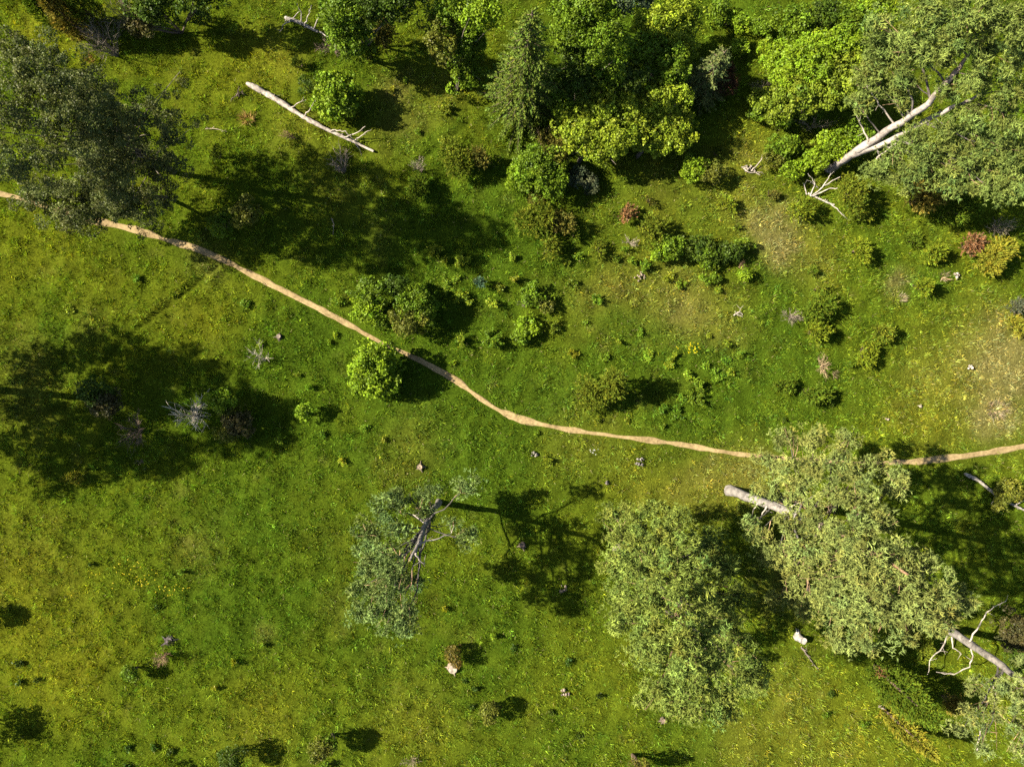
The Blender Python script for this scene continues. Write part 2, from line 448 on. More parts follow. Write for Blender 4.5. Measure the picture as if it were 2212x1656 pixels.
# ------------------------------------------------------------------ foliage builders
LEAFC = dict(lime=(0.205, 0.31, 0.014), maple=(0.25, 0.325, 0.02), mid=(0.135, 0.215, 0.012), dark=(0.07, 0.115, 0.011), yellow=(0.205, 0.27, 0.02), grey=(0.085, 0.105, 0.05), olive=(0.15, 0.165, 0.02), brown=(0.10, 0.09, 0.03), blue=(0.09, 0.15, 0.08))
JUNC = dict(olive=(0.165, 0.20, 0.02), yellow=(0.265, 0.255, 0.028), green=(0.12, 0.175, 0.016), brown=(0.165, 0.155, 0.03), rust=(0.36, 0.185, 0.08), dark=(0.07, 0.10, 0.013), lime=(0.205, 0.255, 0.02), gold=(0.25, 0.2, 0.035))

def leafy_lobe(acc, c, rad, col, r, leaf=0.13, dens=1.0, sub=0.24, solid=0.4):
    """sub-clumps spread through the outer part of an ellipsoid, leaves on each clump's outside"""
    c = np.asarray(c); rad = np.asarray(rad)
    sub = min(sub, 0.45 * rad.min() + 0.05)
    surf = 4 * np.pi * ((rad[0] * rad[1]) ** 1.6 / 3 + (rad[0] * rad[2]) ** 1.6 / 3 + (rad[1] * rad[2]) ** 1.6 / 3) ** (1 / 1.6)
    nc = max(4, int(surf / (sub * sub * 2.3) * dens))
    d = rand_dirs(r, nc); d[:, 2] = np.where(d[:, 2] < -0.55, -d[:, 2], d[:, 2])
    q = (solid + (1 - solid) * r.random(nc) ** 0.7)
    ph = r.uniform(0, 50)
    q *= 0.62 + 0.74 * noise(d[:, 0] * 1.7 + d[:, 2] + ph, d[:, 1] * 1.7 - d[:, 2] + ph, 0.75, 81)
    q *= 1 + r.normal(0, 0.08, nc)
    cc = c + d * rad * q[:, None]
    sr = sub * np.exp(r.normal(-0.1, 0.34, nc))
    cv = vary(col, nc, r, 0.20, 0.06)
    per = np.maximum(6, (4 * np.pi * sr ** 2 / (leaf * leaf * 0.55) * 0.36)).astype(int)
    idx = np.repeat(np.arange(nc), per); n = len(idx)
    ld = unit(rand_dirs(r, n) + d[idx] * 0.55)
    P = cc[idx] + ld * (sr[idx] * (0.55 + 0.5 * r.random(n) ** 0.6))[:, None]
    N = unit(ld * 0.55 + np.array([0, 0, 0.4]) + rand_dirs(r, n) * 0.9)
    C = cv[idx] * np.exp(r.normal(0, 0.2, (n, 1)))
    leaves(acc, P, N, 1.08 * leaf * np.exp(r.normal(0, 0.22, n)), C, r)

def sprays(acc, P, D, L, col, r, nsp=12, w=0.055, spread=0.55):
    """feathery shoots: an axis with pointed sprigs along it"""
    n = len(P)
    t = (np.arange(nsp) + 0.5) / nsp
    L = np.broadcast_to(L, (n,))
    Pp = P[:, None] + D[:, None] * (L[:, None] * t[None] * 0.85)[..., None]
    dd = unit(D[:, None] + spread * r.normal(size=(n, nsp, 3)))
    ll = L[:, None] * (0.50 - 0.28 * t[None]) * np.exp(r.normal(0, 0.2, (n, nsp)))
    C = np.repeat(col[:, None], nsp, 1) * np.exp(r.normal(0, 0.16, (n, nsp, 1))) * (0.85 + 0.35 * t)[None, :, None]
    spikes(acc, Pp.reshape(-1, 3), dd.reshape(-1, 3), ll.ravel(), w, C.reshape(-1, 3), r)

def stem_obj(parent, base, tips, r, r0, col, name="stem", mat=None):
    a = Acc()
    for tpt in tips:
        p = bend(np.asarray(base) - [0, 0, 0.06], tpt, 5, 0.10, r, 0.03)
        tube(a, p, np.linspace(r0, r0 * 0.3, 5), np.asarray(col) * np.exp(r.normal(0, .15)), 5)
    a.obj(name, mat or M_BARK, parent, base)

def juniper(u, v, ru, rv, h, col, label, group=None, dens=1.0, name="juniper_bush"):
    r = R(); col = JUNC[col] if isinstance(col, str) else col
    h = h * 1.12; zc = 0.5 * h
    c = pix(u, v, zc); s = mpp(zc)
    g = float(ground_z(c[0], c[1])); base = np.array([c[0], c[1], g])
    rad = np.array([ru * s, rv * s, max(0.52 * h, 0.12)])
    t = thing(name, base, label, "bush", group)
    acc = Acc()
    lobes = max(1, int(2 + max(rad[:2]) * 2.6))
    sprL = np.clip(0.28 * rad[:2].min() + 0.14, 0.16, 0.42)
    for k in range(lobes):
        if lobes == 1: cc = c.copy(); lr = rad
        else:
            a = r.uniform(0, 2 * np.pi); q = 0.62 * r.random() ** 0.5
            f = r.uniform(0.42, 0.62)
            cc = c + np.array([np.cos(a) * q * rad[0], np.sin(a) * q * rad[1], rad[2] * r.uniform(-0.55, 0.55) * (1 - q)])
            lr = rad * f * r.uniform(0.8, 1.15, 3); lr[2] = rad[2] * r.uniform(0.4, 0.7)
        surf = 4 * np.pi * ((lr[0] * lr[1] + lr[0] * lr[2] + lr[1] * lr[2]) / 3)
        n = max(14, int(surf * 32 * dens / (sprL / 0.3) ** 1.2))
        d = rand_dirs(r, n); d[:, 2] = np.where(d[:, 2] < -0.35, -d[:, 2], d[:, 2])
        P = cc + d * lr * (0.62 + 0.33 * r.random((n, 1)))
        P[:, 2] = np.maximum(P[:, 2], g + 0.03)
        D = unit(d * 0.9 + np.array([0, 0, 0.45]) + r.normal(0, 0.25, (n, 3)))
        cv = vary(np.asarray(col) * np.exp(r.normal(0, 0.12)), n, r, 0.15, 0.10)
        sprays(acc, P, D, sprL * np.exp(r.normal(0, 0.22, n)), cv, r, 11, 0.055)
    acc.obj("foliage", M_NEEDLE, t, base)
    stem_obj(t, base, [c + np.array([math.cos(a), math.sin(a), 0.3]) * rad * 0.6 for a in r.uniform(0, 6.3, 4)], r, 0.03 + 0.015 * h, (0.16, 0.11, 0.07))
    return t

def column(b, tp, h, Rm, col, label, name="columnar_juniper", tipcol=None):
    """tall narrow juniper: base pixel, top pixel, height"""
    r = R(); p0 = pix(*b, 0.0); p1 = pix(*tp, h); base = p0
    t = thing(name, base, label, "tree"); acc = Acc()
    col = np.asarray(JUNC[col])
    n = int(130 * h * Rm * 2.2)
    q = r.random(n) ** 0.8
    prof = Rm * np.clip(np.sin(np.pi * (0.12 + 0.86 * q) ** 0.75), 0.05, 1)
    a = r.uniform(0, 2 * np.pi, n)
    ax = p0 + (p1 - p0) * q[:, None]
    lump = 0.75 + 0.5 * noise(a * 2, q * 9, 1.0, 71)
    out = np.column_stack([np.cos(a), np.sin(a), 0 * a])
    P = ax + out * (prof * lump * (0.55 + 0.45 * r.random(n)))[:, None]
    D = unit(out * 0.7 + unit(p1 - p0) * 0.8 + r.normal(0, 0.2, (n, 3)))
    sprays(acc, P, D, 0.4 * np.exp(r.normal(0, 0.2, n)), vary(col, n, r, 0.18, 0.1), r, 12, 0.06, 0.45)
    acc.obj("foliage", M_NEEDLE, t, base)
    a2 = Acc(); tube(a2, np.array([p0 - [0, 0, .05], p0 + (p1 - p0) * 0.4, p0 + (p1 - p0) * 0.85]), [0.11, 0.08, 0.03], (0.18, 0.12, 0.08), 6); a2.obj("trunk", M_BARK, t, base)
    return t

def leafy(lobes, label, cat="shrub", name="leafy_shrub", base=None, leaf=0.13, trunk=0.06, dens=1.0, sub=0.24, group=None, solid=0.4):
    """lobes: (u, v, ru, rv, zc, rz, colour)"""
    r = R(); acc = Acc(); cs = []
    for (u, v, ru, rv, zc, rz, col, *dn) in lobes:
        c = pix(u, v, zc); s = mpp(zc); cs.append(c)
        leafy_lobe(acc, c, (ru * s, rv * s, rz), LEAFC[col] if isinstance(col, str) else col, r, leaf, dens * (dn[0] if dn else 1), sub, solid)
    if base is None:
        b = np.mean(cs, 0); base = np.array([b[0], b[1], float(ground_z(b[0], b[1]))])
    else: base = pix(*base, 0.0)
    # keep leaves above the soil
    for i, V in enumerate(acc.V):
        V[:, 2] = np.maximum(V[:, 2], base[2] + 0.02 + 0.03 * np.random.default_rng(i).random(len(V)))
    t = thing(name, base, label, cat, group)
    acc.obj("crown" if cat == "tree" else "foliage", M_LEAF, t, base)
    if cat == "tree":
        a = Acc(); top = np.mean(cs, 0)
        p = bend(base - [0, 0, .1], top, 7, 0.06, r)
        tube(a, p, np.linspace(trunk, trunk * 0.45, 7), (0.16, 0.13, 0.10), 8, 0.05, r); a.obj("trunk", M_BARK, t, base)
        for c in cs:
            for k in range(3 if len(cs) < 12 else 1):
                a = Acc(); e = c + rand_dirs(r, 1)[0] * np.array([1, 1, .7]) * 1.3
                st = p[r.integers(2, 5)]
                tube(a, bend(st, e, 5, 0.1, r, 0.05), np.linspace(trunk * 0.28, 0.012, 5), (0.26, 0.21, 0.16), 5); a.obj("branch", M_BARK, t, base)
    else:
        tips = [c + rand_dirs(r, 1)[0] * 0.3 for c in cs for _ in range(3)]
        stem_obj(t, base, tips, r, trunk, (0.15, 0.11, 0.08))
    return t

def twiggy(u, v, ru, rv, h, label, col=(0.33, 0.29, 0.27), n=26, name="dead_bush", cat="bush", base=None, group=None, thick=0.018, droop=0.0):
    """leafless bush: stems fanning from the base, each with side twigs"""
    r = R(); zc = 0.55 * h; c = pix(u, v, zc); s = mpp(zc); rad = np.array([ru * s, rv * s, 0.5 * h])
    if base is None: b = np.array([c[0], c[1], float(ground_z(c[0], c[1]))])
    else: b = pix(*base, 0.0)
    t = thing(name, b, label, cat, group); col = np.asarray(col) * np.array([1.1, 1.0, 0.82])
    main = Acc(); side = Acc()
    for k in range(n):
        d = rand_dirs(r, 1)[0]; d[2] = abs(d[2]) * 0.9 - 0.1
        e = c + d * rad * r.uniform(0.75, 1.08); e[2] = max(e[2], b[2] + 0.05)
        p = bend(b + r.normal(0, 0.03, 3) * [1, 1, 0] - [0, 0, .03], e, 6, 0.12, r, 0.08 + droop)
        cc = col * np.exp(r.normal(0, 0.2))
        tube(main, p, np.linspace(thick * r.uniform(.7, 1.3), thick * 0.3, 6), cc, 4, cap=False)
        for m in range(9):
            i = r.integers(2, 6); st = p[i]
            L = np.linalg.norm(p[-1] - p[0]) * r.uniform(0.15, 0.4)
            e2 = st + unit(unit(p[i] - p[i - 1]) + rand_dirs(r, 1)[0] * 0.75) * L
            e2[2] = max(e2[2], b[2] + 0.03)
            tube(side, bend(st, e2, 4, 0.12, r), np.linspace(thick * 0.55, thick * 0.2, 4), cc * r.uniform(.85, 1.2), 3, cap=False)
    main.obj("branches", M_DEAD, t, b)["kind"] = "stuff"; side.obj("twigs", M_DEAD, t, b)["kind"] = "stuff"
    return t

# needle pads for pines
def pine_pad(acc, c, rad, r, col, tuft=0.20, dens=1.0):
    c = np.asarray(c); rad = np.asarray(rad); sub = 0.40
    vol = rad[0] * rad[1] * rad[2]; surf = np.pi * (rad[0] * rad[1] + 0.5 * (rad[0] + rad[1]) * rad[2])
    nc = max(3, int(surf / (sub * sub * 1.75) * dens))
    d = rand_dirs(r, nc); q = r.random(nc) ** 0.45
    cc = c + d * rad * q[:, None]
    cv = vary(col, nc, r, 0.2, 0.08)
    per = r.integers(14, 30, nc)
    idx = np.repeat(np.arange(nc), per); n = len(idx)
    ld = rand_dirs(r, n); ld[:, 2] = ld[:, 2] * 0.75 + 0.15
    sr = sub * np.exp(r.normal(0, 0.3, nc))
    P = cc[idx] + ld * (sr[idx] * r.random(n) ** 0.35)[:, None]
    ax = unit(ld + np.array([0, 0, 0.5]) + r.normal(0, .3, (n, 3)))
    C = cv[idx] * np.exp(r.normal(0, 0.14, (n, 1)))
    k = 7
    dd = unit(ax[:, None] * 0.65 + unit(r.normal(size=(n, k, 3))))
    L = tuft * np.exp(r.normal(0, 0.2, (n, k)))
    spikes(acc, np.repeat(P, k, 0), dd.reshape(-1, 3), L.ravel(), 0.058, np.repeat(C, k, 0) * np.exp(r.normal(0, 0.1, (n * k, 1))), r)

def bark_cols(p, zmix=6.0, low=(0.3, 0.23, 0.19), high=(0.36, 0.21, 0.12)):
    t = np.clip((p[:, 2] - zmix) / 5.0, 0, 1)[:, None]
    return np.asarray(low) * (1 - t) + np.asarray(high) * t

def pine(label, stems, pads, col=(0.205, 0.265, 0.06), zmix=8.0, extra=(), dens=1.0, name="pine_tree", low=(0.3, 0.23, 0.19), tuft=0.19, twig=2.5, group=None):
    """stems: list of [(u,v,z,radius), ...]; pads: (u,v,ru,rv,z,rz); extra: dead limbs [(u,v,z)...]"""
    r = R(); S = []
    for st in stems:
        S.append((np.array([pix(a[0], a[1], a[2]) for a in st]), np.array([a[3] for a in st])))
    base = S[0][0][0].copy(); t = thing(name, base, label, "tree", group)
    for P, rd in S:
        k = np.linspace(0, len(P) - 1, len(P) * 4); kk = np.arange(len(P))
        pp = np.column_stack([np.interp(k, kk, P[:, j]) for j in range(3)]); rr = np.interp(k, kk, rd)
        pp[1:-1] += r.normal(0, 0.03, (len(pp) - 2, 3)); pp[0, 2] -= 0.15; rr[0] *= 1.15
        a = Acc(); tube(a, pp, rr, bark_cols(pp, zmix, low) * np.exp(r.normal(0, .12, (len(pp), 1))), 10, 0.09, r); a.obj("trunk", M_BARK, t, base, True)
    allp = np.concatenate([np.column_stack([np.interp(np.linspace(0, len(P) - 1, 25), np.arange(len(P)), P[:, j]) for j in range(3)]) for P, _ in S])
    acc = Acc(); tw = Acc()
    for (u, v, ru, rv, z, rz) in pads:
        c = pix(u, v, z); s = mpp(z)
        pine_pad(acc, c, (ru * s, rv * s, rz), r, np.asarray(col) * np.exp(r.normal(0, 0.05)), tuft, dens)
        hd = np.hypot(allp[:, 0] - c[0], allp[:, 1] - c[1])
        j = np.argmin(np.abs(allp[:, 2] - (c[2] - 0.3 * hd)) + 0.6 * hd); st = allp[j]
        p = bend(st, c, 7, 0.2, r, 0.05)
        rb = 0.02 + 0.010 * np.linalg.norm(c - st)
        a = Acc(); tube(a, p, np.linspace(min(rb, 0.085), 0.018, 7), bark_cols(p, zmix, low) * 0.4, 6); a.obj("branch", M_BARK, t, base)
        for m in range(int(twig * (ru * s + 0.6))):
            e = c + rand_dirs(r, 1)[0] * np.array([ru * s, rv * s, rz]) * r.uniform(.6, 1.0)
            tube(tw, bend(p[r.integers(3, 7)], e, 5, 0.14, r), np.linspace(0.028, 0.009, 5), np.array([0.42, 0.27, 0.15]) * np.exp(r.normal(0, .25)), 3, cap=False)
    acc.obj("crown", M_NEEDLE, t, base)
    tw.obj("twigs", M_BARK, t, base)["kind"] = "stuff"
    for e in extra:
        P = np.array([pix(*q3) for q3 in e]); k = np.linspace(0, len(P) - 1, len(P) * 3)
        pp = np.column_stack([np.interp(k, np.arange(len(P)), P[:, j]) for j in range(3)])
        pp[1:] += r.normal(0, 0.03, (len(pp) - 1, 3))
        a = Acc(); tube(a, pp, np.linspace(0.06, 0.02, len(pp)), (0.55, 0.47, 0.38), 6)
        for m in range(4):
            i = r.integers(2, len(pp)); tube(a, bend(pp[i], pp[i] + rand_dirs(r, 1)[0] * 0.5, 4, .15, r), np.linspace(.02, .008, 4), (0.55, 0.47, 0.38), 3)
        a.obj("branch", M_DEAD, t, base)
    return t

def spruce(b, h, Rm, label, col=(0.145, 0.20, 0.032), lean=(0, 0), name="spruce_tree", z0=0.06, dens=1.0):
    r = R(); base = pix(*b, 0.0); t = thing(name, base, label, "tree")
    top = base + np.array([lean[0], lean[1], h])
    a = Acc(); pp = np.linspace(0, 1, 8)[:, None] * (top - base) + base; pp[0, 2] -= 0.1
    tube(a, pp, np.linspace(0.22 * h / 14, 0.02, 8), (0.17, 0.12, 0.09), 8, .04, r); a.obj("trunk", M_BARK, t, base)
    acc = Acc(); br = Acc()
    nl = int(h / 0.42)
    for i in range(nl):
        q = z0 + (1 - z0) * i / nl
        Lb = Rm * (1 - q) ** 0.8 + 0.15
        nb = int(6 + 3 * (1 - q))
        for k in range(nb):
            an = r.uniform(0, 2 * np.pi); L = Lb * r.uniform(0.7, 1.12)
            st = base + (top - base) * (q + r.uniform(-.01, .01))
            o = np.array([np.cos(an), np.sin(an), 0.0]); side = np.array([-o[1], o[0], 0])
            m = max(2, int(L / 0.26 * dens)); s = (np.arange(m) + 0.6) / m
            drp = -0.22 * L * s ** 1.5 + 0.12 * L * np.clip(s - 0.75, 0, 1) * 3
            Pm = st + o * (L * s)[:, None] + np.array([0, 0, 1.0]) * drp[:, None]
            tube(br, np.array([st, Pm[m // 2], Pm[-1]]), [0.03, 0.02, 0.008], (0.18, 0.13, 0.09), 3, cap=False)
            for sg in (-1, 0, 1):
                D = unit(o * 0.75 + side * sg * 0.75 + np.array([0, 0, -0.22]) + r.normal(0, 0.12, (m, 3)))
                wv = 0.42 * (1.15 - 0.6 * s) * (0.6 + 0.4 * min(L, 2) / 2) if sg else 0.36
                cv = vary(col, m, r, 0.16, 0.08)
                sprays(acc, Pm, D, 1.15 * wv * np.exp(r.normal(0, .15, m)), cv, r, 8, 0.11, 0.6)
    acc.obj("crown", M_NEEDLE, t, base); br.obj("branches", M_BARK, t, base)["kind"] = "stuff"
    return t

def weed(u, v, ru, h, col, label, group=None, rv=None, leaf=0.11, name="weed_plant", upright=0.5):
    r = R(); rv = rv or ru
    if group: f = math.exp(r.normal(0, .35)); ru *= f; rv *= f * math.exp(r.normal(0, .2)); h *= math.exp(r.normal(-.1, .25)); u += r.normal(0, 5); v += r.normal(0, 5)
    base = pix(u, v, 0.0); s = mpp()
    col = LEAFC[col] if isinstance(col, str) else col
    if group: col = np.asarray(col) * np.exp(r.normal(0, .18)) * np.array([math.exp(r.normal(0, .15)), 1, 1])
    acc = Acc(); n = int(60 + 900 * ru * rv * s * s * 2.3)
    a = r.uniform(0, 2 * np.pi, n); q = r.random(n) ** 0.6
    nst = max(3, int(4 + ru * s * 14)); ca = r.uniform(0, 2 * np.pi, nst); cq = r.random(nst) ** 0.5 * 0.8
    cx = np.cos(ca) * cq * ru * s; cy = np.sin(ca) * cq * rv * s; hh = h * np.exp(r.normal(0, 0.25, nst)) * (1 - 0.35 * cq)
    w = r.integers(0, nst, n); zz = r.random(n) ** 0.7
    sp = 0.08 + 0.16 * ru * s
    sp = 0.07
    P = base + np.column_stack([cx[w] * zz + r.normal(0, sp, n), cy[w] * zz + r.normal(0, sp, n), 0.03 + zz * hh[w]])
    N = unit(np.array([0, 0, upright]) + rand_dirs(r, n))
    leaves(acc, P, N, leaf * np.exp(r.normal(0, .25, n)), vary(col, n, r, 0.24, 0.14), r, 0.5)
    for i in range(nst):
        tube(acc, np.array([base + [0, 0, -0.03], base + [cx[i], cy[i], hh[i]]]), [0.012, 0.006], np.asarray(col) * 0.8, 3, cap=False)
    o = acc.obj(name, M_LEAF, None, base)
    return tag(o, label, "plant", group)

def straw_tuft(u, v, ru, rv, h, label, col=(0.42, 0.31, 0.19), n=160, group=None, name="dry_grass_tuft", lay=None):
    r = R(); base = pix(u, v, 0.0); s = mpp(); acc = Acc()
    a = r.uniform(0, 6.283, n); q = r.random(n) ** 0.5
    P = base + np.column_stack([np.cos(a) * q * ru * s * .7, np.sin(a) * q * rv * s * .7, 0 * a - 0.02])
    D = unit(np.column_stack([np.cos(a) * .7, np.sin(a) * .7, np.full(n, .8)]) + r.normal(0, .35, (n, 3)))
    if lay is not None: D = unit(D + np.array([lay[0], lay[1], 0]) * 1.6)
    D[:, 2] = np.abs(D[:, 2])
    spikes(acc, P, D, h * np.exp(r.normal(0, .3, n)), 0.05, vary(col, n, r, .3, .08), r)
    return tag(acc.obj(name, M_GRASS, None, base), label, "grass tuft", group)

def rock_mesh(acc, c, rad, r, col):
    n1, n2 = 5, 7
    th = np.linspace(0.15, np.pi - 0.15, n1); ph = np.arange(n2) * 2 * np.pi / n2
    V = np.array([[np.sin(a) * np.cos(b), np.sin(a) * np.sin(b), np.cos(a)] for a in th for b in ph])
    V = V * (1 + r.normal(0, 0.14, (len(V), 1))) * rad * r.uniform(.7, 1.3, 3) + c
    i = np.arange(n1 - 1)[:, None] * n2; j = np.arange(n2)[None]; k = (j + 1) % n2
    q_ = np.stack([i + j, i + n2 + j, i + n2 + k, i + k], -1).reshape(-1, 4)
    V = np.vstack([V, c + [0, 0, rad * .95], c - [0, 0, rad * .95]]); m = n1 * n2
    acc.add(V, q_, col)
    acc.add(np.vstack([V[:n2], V[m:m + 1], V[m - n2:m], V[m + 1:]]), [[x, (x + 1) % n2, n2] for x in range(n2)] + [[n2 + 1 + (x + 1) % n2, n2 + 1 + x, 2 * n2 + 1] for x in range(n2)], col)

def stone_pile(u, v, rpx, label, col=(0.36, 0.33, 0.29), n=16, group=None, name="stone_pile"):
    r = R(); base = pix(u, v, 0.0); s = mpp()
    t = thing(name, base, label, "stones", group)
    for i in range(n):
        a = r.uniform(0, 6.28); q = r.random() ** 0.6 * rpx * s; rad = r.uniform(0.05, 0.11)
        ac = Acc()
        rock_mesh(ac, base + np.array([math.cos(a) * q, math.sin(a) * q, 0.06 + 0.16 * max(0, 1 - q / (rpx * s))]), rad, r, 0.75 * np.asarray(col) * np.exp(r.normal(0, .3)))
        ac.obj("stone", M_STONE, t, base)
    return t

def stump(u, v, rad, h, label, col=(0.40, 0.33, 0.27), tilt=(0, 0), group=None, side=(0.2, 0.15, 0.11)):
    r = R(); base = pix(u, v, 0.0); t = thing("tree_stump", base, label, "stump", group)
    a = Acc(); k = 12
    top = base + np.array([tilt[0], tilt[1], h])
    p = np.array([base - [0, 0, .08], base + [0, 0, .08], base * .5 + top * .5, top])
    tube(a, p, [rad * 1.45, rad * 1.2, rad, rad * .95], np.asarray(side), k, 0.08, r, False); a.obj("bark", M_BARK, t, base)
    a = Acc(); an = np.arange(k) * 6.283 / k
    V = np.vstack([top + np.column_stack([np.cos(an), np.sin(an), r.uniform(-.1, .35, k)]) * rad * np.array([.98, .98, 1]), top + [0, 0, -0.03]])
    a.add(V, [[x, (x + 1) % k, k] for x in range(k)], np.asarray(col)); a.obj("broken_top", M_DEAD, t, base)
    a = Acc()
    for m in range(5):
        q = r.uniform(0, 6.28); e = base + np.array([math.cos(q), math.sin(q), 0]) * rad * r.uniform(1.8, 2.8); e[2] = base[2] - 0.02
        tube(a, np.array([base + [0, 0, .14], base * .5 + e * .5 + [0, 0, .09], e]), [rad * .45, rad * .3, .02], np.asarray(side) * 1.2, 5)
    a.obj("roots", M_BARK, t, base)
    return t

def log(label, line, r0, r1, branches=(), col=(0.50, 0.44, 0.37), name="fallen_log", lift=0.12, cat="log"):
    """line: px points along the trunk, lying on the ground"""
    r = R(); P = np.array([pix(a, b, 0.0) for a, b in line]); base = P[0].copy()
    t = thing(name, base, label, cat)
    k = np.linspace(0, len(P) - 1, 40); kk = np.arange(len(P))
    pp = np.column_stack([np.interp(k, kk, P[:, j]) for j in range(3)]); rr = np.linspace(r0, r1, 40) * (1 + 0.08 * r.normal(size=40))
    pp[:, 2] = np.maximum(ground_z(pp[:, 0], pp[:, 1]).max() * 0.4 + ground_z(pp[:, 0], pp[:, 1]) * 0.6, ground_z(pp[:, 0], pp[:, 1])) + rr * 0.8 + lift
    pp[:, 1] += 0.06 * np.sin(k * 2.1); rr[0] *= 0.5; rr[1] *= 0.8
    cc = np.asarray(col) * np.exp(r.normal(0, .12, (40, 1)))
    a = Acc(); tube(a, pp, rr, cc, 10, 0.08, r); a.obj("trunk", M_DEAD, t, base, True)
    for bp in branches:
        B = np.array([pix(*q3) for q3 in bp]); kb = np.linspace(0, len(B) - 1, len(B) * 3)
        q = np.column_stack([np.interp(kb, np.arange(len(B)), B[:, j]) for j in range(3)]); q[1:] += r.normal(0, .025, (len(q) - 1, 3))
        a = Acc(); tube(a, q, np.linspace(0.05, 0.015, len(q)), np.asarray(col) * 1.05, 6)
        for m in range(2):
            i = r.integers(len(q) // 2, len(q)); tube(a, bend(q[i], q[i] + unit(q[-1] - q[0] + rand_dirs(r, 1)[0] * .8) * .4, 4, .1, r), np.linspace(.018, .008, 4), np.asarray(col), 3)
        a.obj("branch", M_DEAD, t, base)
    for m in range(7):
        i = r.integers(3, 36); a = Acc(); d = unit(np.array([r.normal(), r.normal(), .5]))
        tube(a, np.array([pp[i], pp[i] + d * (rr[i] + r.uniform(.05, .2))]), [.035, .02], np.asarray(col) * .9, 5); a.obj("branch_stub", M_DEAD, t, base)
    return t

def shade(sx, sy, z, ru=62, rv=48, rz=0.9):
    """a foliage pad at height z, from the spot on the ground that its shade falls on"""
    d = z / math.tan(SUN_EL) / mpp(); k = 1 - z / H
    gx = sx - d * math.cos(SH_ANG); gy = sy + d * math.sin(SH_ANG)
    return (NU + (gx - NU) / k, NV + (gy - NV) / k, ru / k, rv / k, z, rz)

# ------------------------------------------------------------------ trees
# big double-stemmed pine, upper right
pine("tall twin-stemmed pine with pale bare trunk leaning over bright green shrubs",
     [[(1790, 365, 0, .29), (1845, 330, 3.0, .26), (1935, 272, 6.6, .22), (2003, 225, 9.2, .17), (2055, 165, 11.0, .16), (2100, 110, 12.6, .06)],
      [(1845, 332, 3.0, .24), (1918, 307, 5.2, .2), (1992, 265, 7.4, .16), (2066, 228, 9.3, .13), (2120, 205, 10.4, .05)]],
     [(1880, 165, 45, 40, 8.5, .8), (1930, 210, 40, 35, 8.2, .7), (1900, 110, 50, 40, 9.5, .8), (1960, 160, 45, 35, 10, .8), (1960, 90, 50, 45, 11.5, .8), (2020, 110, 50, 45, 12, .8), (2030, 40, 55, 45, 13.5, .9),
      (2090, 70, 50, 45, 14, .9), (2100, 20, 55, 35, 15.5, .9), (2170, 60, 50, 45, 15, .9), (2190, 120, 45, 45, 13.5, .9), (2120, 120, 40, 40, 12.8, .8), (2050, 190, 40, 30, 10.5, .7), (2110, 170, 45, 35, 11.5, .8),
      (2180, 190, 45, 40, 12, .8), (2110, 240, 45, 35, 10, .8), (2180, 260, 45, 40, 10.5, .8), (2050, 280, 45, 35, 8.5, .8), (1985, 300, 40, 35, 7.6, .7), (1930, 345, 45, 30, 6.2, .7), (2000, 350, 50, 35, 6.8, .7), (2070, 340, 50, 40, 7.4, .8),
      (2140, 320, 50, 40, 8.6, .8), (2195, 330, 45, 40, 9, .8), (1900, 375, 40, 28, 5.2, .6), (1965, 390, 50, 30, 5.8, .6), (2110, 390, 60, 40, 6.8, .7), (2040, 395, 50, 30, 6.2, .6), (2160, 400, 50, 40, 7.5, .7), (2205, 390, 40, 45, 8, .7), (1850, 230, 30, 25, 6.5, .5), (1985, 20, 40, 30, 13.5, .7), (1900, 50, 35, 28, 11, .6)],
     extra=[[(1935, 275, 6.5), (1900, 225, 7.4), (1872, 190, 8.0)], [(1958, 255, 7.4), (1955, 212, 8.4)], [(1875, 305, 4.6), (1858, 268, 5.0), (1853, 262, 5.2)], [(1935, 310, 5.6), (1895, 340, 5.0), (1885, 362, 4.6)], [(2090, 320, 8), (2110, 355, 7.5)]], zmix=9, low=(0.44, 0.38, 0.33))
# pine in the middle of the lower meadow
pine("slender open-crowned pine standing alone in the lower meadow",
     [[(948, 1083, 0, .22), (935, 1105, 3.5, .18), (918, 1135, 6.5, .15), (905, 1170, 9.0, .13), (896, 1190, 9.6, .10), (885, 1210, 10.2, .04)]],
     [(840, 1090, 40, 30, 6.0, .6), (880, 1075, 45, 25, 5.5, .5), (920, 1100, 30, 22, 5.0, .5), (1010, 1052, 38, 24, 6.5, .6), (1000, 1160, 24, 28, 7.5, .5), (980, 1135, 18, 16, 6.8, .4), (790, 1150, 38, 35, 7.5, .7), (850, 1140, 40, 35, 8, .7), (800, 1215, 45, 40, 9, .8), (855, 1205, 40, 35, 9.5, .8),
      (790, 1265, 40, 35, 8.5, .7), (840, 1265, 40, 35, 9.5, .8), (815, 1315, 45, 32, 8.5, .8), (870, 1320, 35, 32, 8.8, .7), (840, 1352, 40, 22, 8.5, .6), (885, 1350, 25, 22, 8.2, .5), (850, 1240, 40, 35, 5.5, .6), (890, 1260, 25, 30, 5, .5), (930, 1065, 25, 18, 5.2, .4), (780, 1330, 25, 20, 8, .4)],
     col=(0.185, 0.255, 0.072), zmix=11, dens=0.75, extra=[[(897, 1195, 10.5), (905, 1210, 10.2), (918, 1218, 10.0)], [(905, 1172, 9), (940, 1165, 8.6), (975, 1150, 8.0)], [(920, 1130, 6.5), (890, 1110, 6.0)]], low=(0.26, 0.23, 0.2))
